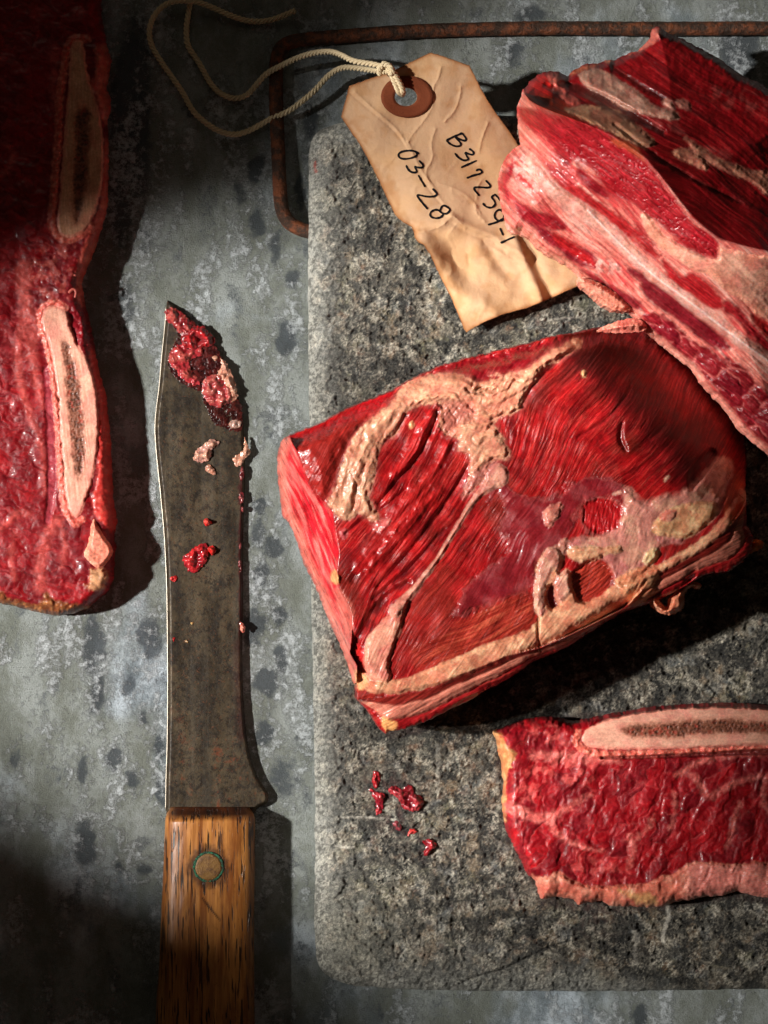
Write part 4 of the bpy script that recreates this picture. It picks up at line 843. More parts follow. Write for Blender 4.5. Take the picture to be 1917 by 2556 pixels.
def make_steak_left():
    out = tr('X', -90,-90, 245,-90, 'Q', 640,0,640,100,665,230,690,340,700,380,690,480,670,560,700,640,695,720,676,760,685,880,685,1000,685,1150,680,1300,660,1400,620,1540,590,1620,560,1700,530,1760,515,1820,
             'C', 505,120,540,260,560,350,580,480,610,600,640,700,655,850,670,1000,680,1200,685,1350,710,1470,690,1560,700,1640,690,1720,690,1830,650,1910,600,1950,520,2010,440,2040,360,2052,250,2035,150,2010,60,1985,0,1975,-100,1960,-220,1900)
    f = Field(out, 2.2, 3, 14, 9); u, v, sd = f.u, f.v, f.sd
    t = np.clip(sd / 30, 0, 1); f.z = 44 + 60 * np.sqrt(1 - (1 - t) ** 2 + 1e-6) + 6 * fbm(u / 150, v / 150, 2, 4)
    e = marbled(f, 60, 40, 20, 700, 2.2, (128, 9, 19), .28)
    for pts, ws_ in ((tr('C', 150,-60,165,60,150,160,125,330,95,480,130,640,170,800,230,930,265,1080,280,1300), [16, 10, 8, 9, 6, 5]), (tr('C', -20,1540,60,1480,120,1400,180,1440), [5, 8, 3]),
                     (tr('C', 340,1470,290,1560,265,1650,245,1760,250,1880), [13, 12, 11, 15]), (tr('C', 250,220,200,330,190,450,220,600,260,760), [22, 12, 6]), (tr('C', 360,1450,400,1600,380,1750), [4, 7, 4]),
                     (tr('Q', 150,1700,130,1850,180,2000,150,2150), [16, 12, 8]), (tr('Q', 0,1140,60,1080,90,980,30,920), [4, 8, 4]), (tr('Q', 340,380,380,330,330,560,360,700), [12, 9, 5]), (tr('C', 90,1830,60,1700,90,1560), [3, 6, 3])):
        m, d = f.stroke(pts, ws_, 10, 9, 22, 710); f.paint(m, (206, 96, 88), .6); f.z += 1 * m; f.lab[m > .5] = 3
    # right-hand outer fat
    d = sdf(u, v, chaikin(tr('Q', 600,280,720,280,720,820,660,800,640,720,600,620,560,500,600,520,620,420), 1), 60) + 6 * fbm(u / 14, v / 14, 3, 715); fat_patch(f, d, (206, 96, 84), (224, 130, 108), 4, 716, lab=3, lump=6, ls=16)
    d = sdf(u, v, chaikin(tr('C', 560,400,640,560,700,860,720,1400,700,1560,640,1500,580,1440,560,1350,600,1200,605,900,590,640,540,480), 1), 60) + 4 * fbm(u / 14, v / 14, 3, 717); fat_patch(f, d, (208, 66, 58), (226, 100, 84), 3, 718, lab=3, lump=3, ls=20)
    d = sdf(u, v, chaikin(tr('Q', 690,860,720,1300,600,1700,530,1860,540,2000,480,1900,500,1700,560,1500,640,1360,668,1150,668,900), 1), 60) + 4 * fbm(u / 14, v / 14, 3, 719); fat_patch(f, d, (206, 96, 82), (222, 128, 104), 3, 720, lab=3, lump=3, ls=20)
    m, d = f.mask(tr('Q', 330,1560,470,1560,540,1640,500,1760,480,1880,420,1960,330,1940,190,1900,180,1720,240,1600), 10, 12, 18, 722); f.paint(m * ss(lumps(u, v, 24, 723), .0, .35), (206, 104, 92), .5); f.z += 1.5 * m * lumps(u, v, 16, 724)
    # purple membrane
    m, d = f.stroke(tr('C', 285,540,300,700,315,900,320,1050,320,1200,312,1350,290,1480), [8, 12, 13, 12, 7], 4, 3); f.paint(m, (168, 62, 74), .85); f.z -= 4 * m
    m, d = f.mask(tr('C', 420,180,480,200,500,300,480,420,440,360,420,280), 6, 6, 14); f.paint(m, (140, 14, 30), .9); f.z -= 8 * m
    # rims then bones
    d = strk(u, v, tr('C', 400,170,330,135,260,165,243,230,262,320,305,440,325,570,342,700,352,850,362,1000,370,1100,372,1200,385,1320,408,1420,455,1500,500,1470), 9) + 4 * fbm(u / 18, v / 18, 3, 731)
    fat_patch(f, d, (236, 124, 108), (246, 164, 144), 4, 732, lab=3, lump=6, ls=9, feather=3)
    bone_on(f, tr('C', 255,215,275,170,330,150,390,168,425,230,435,310,480,400,540,500,575,600,592,700,602,850,602,950,592,1080,570,1200,540,1300,510,1400,480,1458,450,1448,420,1400,402,1300,392,1200,386,1100,376,1000,366,850,356,700,340,580,318,450,288,350,258,262),
            tr('C', 375,370,415,380,440,440,460,500,482,580,500,680,512,800,520,950,522,1050,518,1150,500,1210,470,1215,450,1100,440,1000,430,900,415,800,405,650,400,550,384,450), 740, 82, z=106., lab=5, labm=6)
    d = strk(u, v, tr('Q', 560,250,480,238,440,270,410,420,385,600,372,760,375,880,362,1000,350,1150,345,1250,328,1400,345,1490,420,1545,500,1525,580,1450), 10) + 4 * fbm(u / 18, v / 18, 3, 735)
    fat_patch(f, d, (206, 104, 88), (222, 136, 114), 4, 736, lab=3, lump=5, ls=10, feather=3)
    bone_on(f, tr('Q', 455,270,490,250,530,262,550,330,555,450,582,550,622,650,650,780,665,950,660,1100,640,1250,602,1400,540,1488,470,1525,400,1520,368,1480,372,1350,388,1200,402,1000,417,800,432,650,445,500,448,380),
            tr('Q', 490,690,580,690,585,850,565,1000,562,1150,540,1300,500,1440,470,1440,468,1300,472,1100,476,900,476,780), 760, 88, z=105., c1=(206, 156, 120), c2=(214, 136, 112))
    # brown crust at the bottom edge
    d = sdf(u, v, chaikin(tr('C', -60,1880,0,1890,60,1960,120,1960,180,1990,260,1980,270,1900,330,1960,420,1985,520,1990,560,2000,460,2080,200,2080,-60,2060), 1), 60) + 6 * fbm(u / 12, v / 12, 3, 771)
    fat_patch(f, d, (132, 78, 44), (186, 130, 78), 3, 772, lab=3, lump=7, ls=14)
    m, d = f.mask(tr('C', 540,1780,620,1760,660,1790,650,1880,600,1910,520,1880,560,1840), 6, 8, 12); f.paint(m, (206, 160, 116), .9); f.z += 8 * m
    t_ = thing('bone_steak', 'long dark beef steak with two bones lying on the metal at the left edge', 'steak', tuple(P(100, 700, 0)))
    o = f.build(t_, {0: ('muscle', None, {}), 1: ('bone', None, {}, M_bone), 2: ('marrow', 1, {}, M_marrow), 5: ('bone', None, {}, M_bone), 6: ('marrow', 5, {}, M_marrow), 3: ('fat', None, {}, M_fat)}, M_meat, 1, 10, .8, 3)
    sheet(tr('C', 578,1455,600,1500,640,1570,700,1650,680,1700,640,1752,600,1772,540,1722,508,1680,540,1620,550,1550,560,1490), 1.8, lambda u, v, sd: 106 + 12 * ss(sd, 0, 10), (230, 148, 122), (240, 168, 140), t_, 'fat_flap', 90, 780, lump=3, ls=40, wob=1)
    for k, pts in enumerate((tr('Q', 335,1850,365,1790,372,1720,400,1685,450,1680,480,1710,460,1735,430,1730), tr('Q', 330,1895,370,1850,410,1790,420,1760), tr('Q', 430,1790,460,1760,490,1770), tr('Q', 440,1880,470,1850,490,1870,480,1910))):
        tube(pts, np.full(len(pts), 103.), np.linspace(4.6, 2.4, len(pts)), M_scrap_pink, 'fat_shaving', t_, 8, 3, lump=.8)
def const_mat(name, c, rough=.4):
    n = NT(name); g = n.noise(10, 4, .7)
    return n.set(base=n.mix(g, rgb(*[x * .8 for x in c]), rgb(*[min(255, x * 1.12) for x in c])), rough=rough, sss=.15, ssss=.001, sssr=(1, .4, .2), normal=n.bump(g, .0004))
M_scrap_pink = const_mat('pink_fat', (196, 96, 84))
make_steak_left()

# ------------------------------------------------------------------ knife
def make_knife():
    t_ = thing('butcher_knife', 'old knife with a stained dark steel blade and a worn wooden handle', 'knife', tuple(P(520, 1500, 0)))
    right = tr('L', 120,30,170,58,240,120,320,200,400,290,480,390,540,480,600,570,650,680,690,830,710,950,725,1080,733,1300,733,1480,725,1650,718,1900,716,2212,
               'M', 718,300,712,600,712,900,720,1080,735,1300,760,1480,790,1600,830,1700,880,1780,912,1830,918,1870,905,1910,870,1930,830,1950,800,2000,790,2060)
    left = tr('M', 125,2060,108,1960,112,1700,120,1500,125,1200,125,800,120,300,'L',115,2212,110,2100,100,1900,85,1730,70,1560,50,1380,30,1180,22,1020,35,880,60,700,75,500,90,350,105,210,112,80)
    f = Field(np.concatenate([right, left]), 2.6, .7, 20, 5); u, v, sd = f.u, f.v, f.sd
    zc = 3 + 12 * ss(v, 1000, 2000)
    f.z = zc + 11 * ss(sd, 0, 7) + 1.0 * fbm(u / 60, v / 140, 2, 3)
    f.c[:] = .1
    rust = np.clip(ss(v, 1700, 1980) * .9 + .15 + .35 * ss(v, 1000, 780), 0, 1) * .85
    d = strk(u, v, tr('L', 700,1400,700,1700,695,2100,'M',700,60,700,300,700,600), 5) + 6 * fbm(u / 10, v / 22, 3, 12); blood = ss(d, -3, 4) * .9
    m2, _ = f.mask(tr('L', 130,80,240,130,330,240,480,400,600,560,680,780,640,860,440,880,380,700,200,640,120,520,230,320,160,240), 20, 24, 16); blood = np.maximum(blood, m2 * .85 * ss(fbm(u / 16, v / 16, 3, 4), -.3, .3))
    m3, _ = f.stroke(tr('M', 690,650,680,900,690,1200,710,1400), [14, 10, 8], 10, 6); blood = np.maximum(blood, .35 * m3)
    co = P(f.u, f.v, f.z)
    f.wet = rust; bl = f.lab * 0
    # blade with its own attributes
    s = f; cc = P(s.u, s.v, s.z); N = len(s.u); bv = np.unique(s.edge); mp = np.full(N, -1); mp[bv] = np.arange(len(bv)); ei = mp[s.edge]
    lowr = P(s.u[bv], s.v[bv], s.z[bv] - 14); co2 = np.concatenate([cc, lowr]); b = N + np.arange(len(bv))
    q = np.concatenate([s.q, np.stack([s.edge[:, 1], s.edge[:, 0], b[ei[:, 0]], b[ei[:, 1]]], 1)])
    mesh('blade', co2, q, M_blade, t_, None, {'Rust': np.concatenate([rust, rust[bv]]), 'Blood': np.concatenate([blood, blood[bv]])}, vnormals(co2, q))
    # bright worn spine edge on the left
    lp = left[1:][::-1]
    zz = 3 + 12 * ss(lp[:, 1], 1000, 2000)
    tube(lp - np.array([[.5, 0]]), zz + 1, 1.9, M_edge, 'spine', t_, 6, 6)
    # handle: lofted rounded section
    vv = np.concatenate([np.array([2014., 2018, 2024, 2032, 2042]), np.arange(2050, 2760, 4)])
    hl = np.interp(vv, 1850 + .42194 * np.array([395, 430, 600, 800, 1000, 1300, 1500, 1673, 2200]), 250 + .42194 * np.array([398, 386, 380, 372, 362, 350, 335, 328, 300]))
    hr = np.interp(vv, 1850 + .42194 * np.array([395, 430, 600, 900, 1200, 1450, 1673, 2200]), 250 + .42194 * np.array([905, 917, 915, 912, 910, 912, 915, 925]))
    k = ss(vv, 2010, 2046); hl = hl + 8 * (1 - k); hr = hr - 10 * (1 - k)
    ztop = 52 + 54 * ss(vv, 2010, 2052) + 6 * ss(vv, 2060, 2400)
    na = 180; th = np.linspace(0, 2 * np.pi, na, endpoint=False)
    cx = np.cos(th); sx = np.sin(th); ex = .52
    tf = np.linspace(0, 2 * np.pi, 4001); Xf = np.sign(np.cos(tf)) * np.abs(np.cos(tf)) ** ex; Zf = np.sign(np.sin(tf)) * np.abs(np.sin(tf)) ** .75
    al = np.concatenate([[0], np.cumsum(np.hypot(np.diff(Xf) * 130, np.diff(Zf) * 75))]); ts = np.linspace(0, al[-1], na + 1)[:-1]
    X = np.interp(ts, al, Xf); Zs = np.interp(ts, al, Zf)
    mid = (hl + hr) / 2; hw = (hr - hl) / 2; zb = 6.; zm = (ztop + zb) / 2; hz = (ztop - zb) / 2
    U = mid[:, None] + hw[:, None] * X[None]; Z = zm[:, None] + hz[:, None] * Zs[None]; V = vv[:, None] + 0 * U
    Z = Z + .8 * fbm(U / 20, V / 60, 2, 3)
    co = P(U, V, Z).reshape(-1, 3); i = np.arange(len(vv) * na).reshape(len(vv), na); j = np.roll(i, -1, 1)
    q = np.stack([i[:-1], i[1:], j[1:], j[:-1]], -1).reshape(-1, 4)
    capc = np.array([[0 * 0 + 0, c + 1, c + 2, (c + 3) % na] for c in range(0, na - 3, 2)]); q = np.concatenate([q, capc])
    uf, vf = U.ravel(), V.ravel()
    dark = np.clip(1.0 * ss(vf, 2048, 2036), 0, 1) * ss(np.abs(uf - 525), 118, 84)
    dark = np.maximum(dark, .9 * ss(vf, 2030, 2014))
    rr = np.hypot(uf - 520.5, vf - 2164); dark = np.maximum(dark, .75 * ss(rr + 9 * fbm(uf / 8, vf / 14, 2, 5), 62, 44)); dark = np.maximum(dark, .4 * ss(uf, 612, 634))
    d = strk(uf, vf, tr('H', 605,930,650,990,712,1060), [1.2, 2.2, 1]); dark = np.maximum(dark, ss(d, -1.5, 1))
    mesh('handle', co, q, M_wood, t_, None, {'Dark': dark})
    # rivet and verdigris ring
    zt = float(np.interp(2164, vv, ztop))
    disc(520.5, 2164, 33, zt - 4, zt + 2.0, M_brass, 'rivet', t_, dome=1.2)
    ringm(520.5, 2164, 32, 39, zt - 5, zt + 1.6, M_verd, 'verdigris_ring', t_)
def disc(cx, cy, r, z0, z1, m, name, parent, dome=0):
    rs = np.array([0.01, .3, .6, .85, .96, 1, 1]) * r; zs = np.array([z1 + dome, z1 + dome * .9, z1 + dome * .6, z1 + dome * .25, z1 - .2, z1 - 1.2, z0]); na = 48
    a = np.linspace(0, 2 * np.pi, na, endpoint=False); jit = 1 + .02 * np.sin(3 * a) + .012 * np.sin(7 * a)
    U = cx + rs[:, None] * np.cos(a)[None] * jit; V = cy + rs[:, None] * np.sin(a)[None] * jit; co = P(U, V, zs[:, None] + 0 * U).reshape(-1, 3)
    i = np.arange(len(rs) * na).reshape(len(rs), na); j = np.roll(i, -1, 1)
    return mesh(name, co, np.stack([i[:-1], i[1:], j[1:], j[:-1]], -1).reshape(-1, 4), m, parent)
def ringm(cx, cy, r0, r1, z0, z1, m, name, parent, ry=1.0):
    na = 72; a = np.linspace(0, 2 * np.pi, na, endpoint=False)
    nz = 1 + .035 * fbm(a * 3, a * 0 + 3, 3, 5); rs = [r0, (r0 + r1) / 2, r1, r1]; zs = [z1 - 1, z1, z1 - .6, z0]
    U = np.stack([cx + r * np.cos(a) * (nz if k > 0 else 1) for k, r in enumerate(rs)]); V = np.stack([cy + ry * r * np.sin(a) * (nz if k > 0 else 1) for k, r in enumerate(rs)])
    co = P(U, V, np.array(zs)[:, None] + .5 * fbm(U / 5, V / 5, 2, 3)).reshape(-1, 3); i = np.arange(4 * na).reshape(4, na); j = np.roll(i, -1, 1)
    return mesh(name, co, np.stack([i[:-1], i[1:], j[1:], j[:-1]], -1).reshape(-1, 4), m, parent)
make_knife()
def blade_z(u, v): return 3 + 12 * ss(np.asarray(v, float), 1000, 2000) + 11

# ------------------------------------------------------------------ scraps
def scrap(name, label, cat, pls, zbase, group=None):
    """pls: list of (polygon, colour, colour2, height, seed, partname)"""
    c = np.concatenate([p[0] for p in pls]).mean(0); zb = float(np.mean(zbase(*c))) if callable(zbase) else zbase
    t_ = thing(name, label, cat, tuple(P(c[0], c[1], zb)), group)
    for pl, c1, c2, h, sd_, pn in pls:
        ext = min(np.ptp(pl[:, 0]), np.ptp(pl[:, 1])); r = max(4., min(14., ext * .35))
        f = Field(chaikin(pl, 1), 1.5 if ext > 20 else 1.1, min(4, ext * .12), 8, sd_); f.c[:] = lin(c1)[None]
        l1 = 1.6 * fbm(f.u / max(12, 1.5 * r), f.v / max(12, 1.5 * r), 2, sd_ + 1, .35); l2 = fbm(f.u / 7, f.v / 7, 2, sd_ + 2)
        h = h * .75; f.z = zb + .2 * h + h * ss(f.sd, -r * .3, r) * (.75 + .55 * l1) + .9 * l2
        f.paint(ss(l1, -.15, .35), c2, .9); f.paint(ss(-l2, .15, .45), np.array(c1) * .62, .6); f.wet[:] = .2
        f.build(t_, {0: (pn, None, {})}, M_scrap, (lambda a, b: zbase(a, b) - 2) if callable(zbase) else zb - 2, 1.5, .75)
    return t_
bz = blade_z
PK = (134, 38, 42); PK2 = (178, 84, 76); RD = (150, 20, 28); RD2 = (176, 34, 38); FT = (192, 140, 116); FT2 = (216, 174, 148)
G1 = 'meat scraps stuck to the blade'
scrap('meat_scrap', 'long red and pink meat shred across the knife tip', 'meat scrap', [
    (tr('L', 93,120,125,85,190,95,260,150,300,190,330,260,290,300,240,300,195,275,170,220,120,212,105,165), PK, PK2, 14, 801, 'meat_lump'),
    (tr('L', 112,100,170,85,260,140,340,215,430,300,520,420,560,520,520,600,430,640,400,760,330,730,240,690,180,640,130,570,118,470,170,380,210,300,160,230), (52, 18, 18), (84, 30, 28), 2.2, 799, 'blood_film'),
    (tr('L', 240,235,340,235,420,232,440,280,490,320,498,368,455,398,400,395,350,430,300,420,230,380,225,330), PK, RD2, 18, 803, 'meat_lump'),
    (tr('L', 225,370,300,400,400,400,405,470,340,480,300,500,290,560,330,610,380,690,340,705,280,680,220,640,190,580,140,545,123,480,160,410), (170, 52, 58), PK2, 15, 805, 'meat_lump')], bz, G1)
scrap('fat_scrap', 'large glossy pink and cream scrap near the blade tip', 'fat scrap', [
    (tr('L', 380,700,430,640,560,600,700,830,715,960,700,1080,600,1060,470,1000,440,900,400,820), (46, 18, 16), (74, 30, 26), 2.0, 798, 'blood_film'),
    (tr('L', 395,690,420,640,480,610,560,620,620,690,640,780,620,840,580,850,540,885,470,860,420,820,390,745), (164, 60, 62), (190, 108, 98), 16, 811, 'meat_lump'),
    (tr('L', 525,485,570,500,608,560,640,640,668,720,676,805,640,838,600,810,590,730,560,650,500,620,530,580,550,540), FT, FT2, 20, 813, 'fat_lump'),
    (tr('L', 470,480,500,460,525,485,500,510,480,500), FT, FT2, 8, 814, 'fat_lump')], bz, G1)
scrap('fat_scrap', 'small grey pink fat dot high on the blade, near its right edge', 'fat scrap', [(tr('L', 598,1005,640,970,700,978,712,1020,660,1042,610,1037), (168, 136, 120), (196, 166, 150), 9, 815, 'fat_lump')], bz, G1)
scrap('fat_scrap', 'forked cream fat scrap in the middle of the blade', 'fat scrap', [
    (tr('L', 318,1272,345,1208,400,1180,430,1140,480,1118,535,1150,505,1180,472,1200,472,1240,446,1292,390,1312,340,1300), (196, 150, 134), FT2, 15, 817, 'fat_lump'),
    (tr('L', 416,1360,430,1322,470,1328,500,1378,508,1412,440,1392), FT, FT2, 12, 819, 'fat_lump')], bz, G1)
scrap('fat_scrap', 'cream fat scrap folded over the right edge of the blade', 'fat scrap', [(tr('L', 724,1090,742,1150,772,1218,770,1242,730,1282,712,1330,662,1342,638,1300,640,1262,690,1236,726,1200), (208, 160, 132), FT2, 14, 821, 'fat_lump')], bz, G1)
scrap('meat_scrap', 'tiny bright red crumb alone in the middle of the blade', 'meat scrap', [(tr('L', 396,1765,428,1745,475,1778,470,1802,412,1812), (206, 40, 38), (224, 90, 78), 17, 823, 'meat_lump')], bz, G1)
scrap('meat_scrap', 'ragged bright red meat shred lying lower on the blade', 'meat scrap', [
    (tr('L', 230,2070,280,2022,330,1980,410,1938,442,1970,446,2030,420,2100,360,2172,300,2178,258,2130), (150, 30, 40), (200, 48, 50), 17, 825, 'meat_lump'),
    (tr('L', 436,1975,490,1962,502,2012,480,2042,446,2030), (206, 40, 38), (220, 70, 60), 20, 827, 'meat_lump')], bz, G1)
scrap('meat_scrap', 'small dark red crumb by the left edge of the blade, just below the ragged shred', 'meat scrap', [(tr('M', 135,130,190,112,203,150,170,167,145,155), (170, 30, 32), (206, 60, 56), 9, 829, 'meat_lump')], bz, G1)
scrap('meat_scrap', 'smallest red fleck near the left edge, halfway down the blade', 'meat scrap', [(tr('M', 158,600,187,606,168,648), (168, 30, 30), (200, 60, 56), 7, 831, 'meat_lump')], bz, G1)
scrap('fat_scrap', 'narrow pink crumb clinging to the right edge of the blade', 'fat scrap', [(tr('M', 686,478,716,490,740,530,716,574,694,545), (206, 110, 92), (224, 150, 128), 9, 833, 'fat_lump')], bz, G1)
scrap('seed', 'round pale seed on the middle of the blade', 'seed', [(tr('M', 298,490,313,480,328,490,313,506), (176, 140, 84), (206, 176, 120), 4, 835, 'seed_husk')], bz)
scrap('seed', 'long pale seed just below the round seed on the blade', 'seed', [(tr('M', 252,630,268,622,286,640,272,650), (160, 124, 76), (190, 160, 110), 4, 837, 'seed_husk')], bz)
rng = random.Random(4); pls = []
for k, (x, y, a, b) in enumerate(((708,1400,22,60),(705,1590,22,55),(712,1680,14,30),(695,1970,12,30),(690,2120,18,60))):
    pl = np.array([(x + a * math.cos(t) * rng.uniform(.6, 1.2), y + b * math.sin(t) * rng.uniform(.7, 1.1)) for t in np.linspace(0, 2 * np.pi, 11)[:-1]])
    pls.append((np.array([(380 + p[0] * .31646, 740 + p[1] * .31646) for p in pl]), (96, 30, 34), (150, 80, 78), 5, 840 + k, 'blood_clot'))
scrap('meat_residue', 'line of dark red residue dried along the right edge of the blade', 'residue', pls, bz)
G2 = 'meat scraps on the stone'
scrap('meat_scrap', 'tall narrow dark red shred, leftmost scrap on the bare stone', 'meat scrap', [
    (tr('O', 508,235,560,258,564,310,540,392,515,390,490,350,500,300), (140, 30, 38), (186, 50, 54), 12, 851, 'meat_lump'),
    (tr('O', 460,392,500,395,530,430,605,430,588,500,582,570,560,606,520,604,530,530,500,455), (132, 28, 40), (176, 54, 60), 10, 853, 'meat_lump')], SL + 2, G2)
scrap('meat_scrap', 'widest wet red scrap on the bare stone, right of the tall narrow shred', 'meat scrap', [
    (tr('O', 620,388,680,368,740,405,780,365,836,366,832,430,885,442,922,482,912,542,868,584,800,580,738,550,720,480,640,432), (120, 26, 34), (160, 56, 62), 14, 855, 'meat_lump')], SL + 2, G2)
scrap('meat_scrap', 'smallest bright red crumb on the stone', 'meat scrap', [(tr('O', 832,710,870,745,838,765,785,795,798,742), (180, 50, 48), (220, 90, 84), 9, 857, 'meat_lump')], SL + 2, G2)
scrap('meat_scrap', 'round-headed dark red scrap, lowest one on the stone', 'meat scrap', [(tr('O', 898,832,960,805,1028,840,1022,885,978,902,966,948,918,950,924,900,950,870), (124, 24, 32), (184, 50, 54), 14, 859, 'meat_lump')], SL + 2, G2)
scrap('meat_scrap', 'flat purplish smear beside the smallest crumb on the stone', 'meat scrap', [(tr('O', 660,672,700,655,742,700,735,740,700,742,672,712), (104, 44, 50), (140, 70, 76), 5, 861, 'meat_lump')], SL + 2, G2)

# ------------------------------------------------------------------ paper tag with twine
def tag_z(u, v):
    u = np.asarray(u, float); v = np.asarray(v, float)
    z = SL + 22 + 16 * fbm(u / 170, v / 170, 2, 903) + 22 * ss(v, 330, 150)
    # long folds
    for pts, w_, a_ in ((tr('I', 520,1170,640,1190,740,1270,800,1370,840,1450,862,1530), 26, -11), (tr('I', 590,1290,680,1420,800,1560,960,1680,1040,1720), 34, 17),
                        (tr('I', 1200,1190,1260,1330,1330,1500,1390,1620), 17, -20), (tr('I', 1180,1240,1230,1350,1290,1480,1340,1620), 20, 22), (tr('I', 1000,1280,1060,1400,1120,1480), 16, -8),
                        (tr('I', 770,1110,880,1180,1010,1225,1120,1300,1230,1360), 12, 9), (tr('I', 760,1130,870,1200,1000,1245,1100,1310), 9, -7)):
        d = strk(u.ravel(), v.ravel(), pts, 0, 200).reshape(u.shape); z = z + a_ * np.exp(-(d / w_) ** 2)
    for pts, w_, a_ in ((tr('I', 170,330,300,450,400,530,460,600,500,680), 4, 4.5), (tr('I', 130,330,260,440,420,575,480,660), 4, -3), (tr('I', 705,170,690,240,650,300,660,400,620,480,520,600,500,640), 5, 5),
                        (tr('I', 830,290,830,330,800,440,730,510), 5, 5), (tr('I', 1000,520,960,620,945,700), 5, 5), (tr('I', 670,560,640,650,660,740,600,830,640,900), 5, 5),
                        (tr('I', 500,640,540,740,590,830,660,930,740,1060,860,1180), 6, 5), (tr('I', 690,900,800,930,900,1000,960,1100), 6, 4), (tr('I', 590,880,680,1000,780,1100), 5, -4),
                        (tr('I', 920,1040,930,1090,980,1140), 5, 6), (tr('I', 960,880,930,930,930,1000), 5, 4), (tr('I', 1010,1290,1100,1350,1200,1400), 5, 4), (tr('I', 560,1200,700,1180,770,1110), 8, 7)):
        d = strk(u.ravel(), v.ravel(), pts, 0, 60).reshape(u.shape); d = d + 2 * fbm(u / 12, v / 12, 2, 4); z = z + .75 * a_ * np.exp(-np.abs(d) / (w_ * .8))
    z = z + 2.2 * (np.maximum(ridged(u / 80 + .3 * fbm(u / 60, v / 60, 2, 2), v / 60, 1, 910), .55) - .5) * ss(v, 240, 420) + 4 * fbm(u / 60, v / 60, 2, 915) * ss(v, 480, 620)
    ed = ss(v - (u - 1150) * -.35, 700, 820); z = z + 26 * ed
    return np.maximum(z, SL + 9)
def make_tag():
    out = tr('I', 640,78,700,95,800,130,885,160,910,210,950,290,1000,380,1060,470,1120,550,1180,640,1300,830,1450,1080,1560,1280,1610,1400,1605,1500,1560,1545,1400,1618,1250,1680,1100,1720,1000,1760,920,1800,865,1834,850,1810,
             820,1740,780,1640,730,1540,680,1440,640,1350,600,1290,555,1262,540,1240,535,1200,520,1172,470,1145,420,1100,370,1000,320,890,260,770,200,660,150,590,110,530,78,480,100,400,130,288,260,240,400,195)
    hc = (820 + 485 * .39783, 100 + 357 * .39783); hr = (70 * .39783, 57 * .39783)
    hole = lambda u, v: (np.hypot((u - hc[0]) / hr[0], (v - hc[1]) / hr[1]) - 1) * 25
    f = Field(out, 2.0, 1.2, 9, 6, hole); u, v, sd = f.u, f.v, f.sd
    so = sdf(u, v, out)
    f.z = tag_z(u, v) + .5 * fbm(u / 14, v / 14, 3, 917)
    f.c[:] = lin((210, 172, 136))[None]
    f.paint(ss(fbm(u / 120, v / 120, 3, 920), -.2, .5), (216, 172, 124), .6); f.paint(ss(fbm(u / 50, v / 50, 3, 922), .1, .6), (190, 140, 92), .5)
    f.paint(ss(so, 12, 0), (172, 112, 62), .8); f.paint(ss(so, 3.5, 0), (112, 62, 30), .8); f.paint(ss(so, 60, 10) * ss(fbm(u / 40, v / 40, 3, 925), -.1, .5), (186, 132, 84), .5)
    t_ = thing('paper_tag', 'creased manila paper tag with handwritten numbers and cotton string', 'tag', tuple(P(1080, 450, SL)))
    f.build(t_, {0: ('paper', None, {})}, M_paper, lambda a, b: tag_z(a, b) - 3.5, .3, .9)
    # reinforcing ring
    na = 96; a = np.linspace(0, 2 * np.pi, na, endpoint=False); rc = (820 + 492 * .39783, 100 + 355 * .39783)
    jt = 1 + .012 * fbm(a * 4, a * 0, 2, 3)
    R = [(hc, hr[0] * 1.01, hr[1] * 1.01)] + [((hc[0] + (rc[0] - hc[0]) * k, hc[1] + (rc[1] - hc[1]) * k), hr[0] + (163 * .39783 - hr[0]) * k, hr[1] + (132 * .39783 - hr[1]) * k) for k in (.25, .5, .75, 1)]
    U = np.stack([c[0] + rx * np.cos(a) * jt for c, rx, ry in R] ); V = np.stack([c[1] + ry * np.sin(a) * jt for c, rx, ry in R])
    Z = tag_z(U, V) + 5.5; Z[0] -= 0; U = np.concatenate([U[:1], U, U[-1:]]); V = np.concatenate([V[:1], V, V[-1:]]); Z = np.concatenate([Z[:1] - 9, Z, Z[-1:] - 5])
    i = np.arange(7 * na).reshape(7, na); j = np.roll(i, -1, 1)
    mesh('reinforcement_ring', P(U, V, Z).reshape(-1, 3), np.stack([i[:-1], i[1:], j[1:], j[:-1]], -1).reshape(-1, 4), M_ring, t_)
    # handwriting, one mesh per line: raised pen strokes a hair above the paper
    L1 = [[740,628,790,604,838,584],[838,584,868,622,858,634,820,622,795,606],[798,610,832,648,828,664,800,668,765,655,742,632],
          [885,683,912,702,908,722,875,714,856,704,868,730,882,748,850,758,815,738,795,712],[927,757,880,778,835,798],[928,818,945,808,968,826,950,840,910,848,870,865],
          [988,882,1020,915,1005,928,950,922,903,925,945,975],[1045,968,1078,1005],[1045,968,1020,985,1042,1008,1048,1035,1020,1055,985,1045,970,1025],
          [1096,1124,1104,1092,1082,1062,1052,1070,1038,1104,1056,1132,1088,1134,1100,1118,1060,1142,1003,1158],[1077,1182,1095,1222],[1165,1235,1125,1252,1082,1272]]
    L2 = [[565,712,545,697,500,692,455,700,435,718,445,740,480,748,530,738,560,722,545,697],[570,758,596,785,590,802,560,800,537,790,552,815,555,830,525,832,500,815,488,788],[565,850,585,885,605,918],
          [655,935,684,965,670,980,620,985,548,966,575,1005,620,1058],[697,1072,715,1035,745,1045,766,1065,745,1090,715,1090,690,1065,660,1065,635,1085,640,1110,675,1120,710,1110,722,1088]]
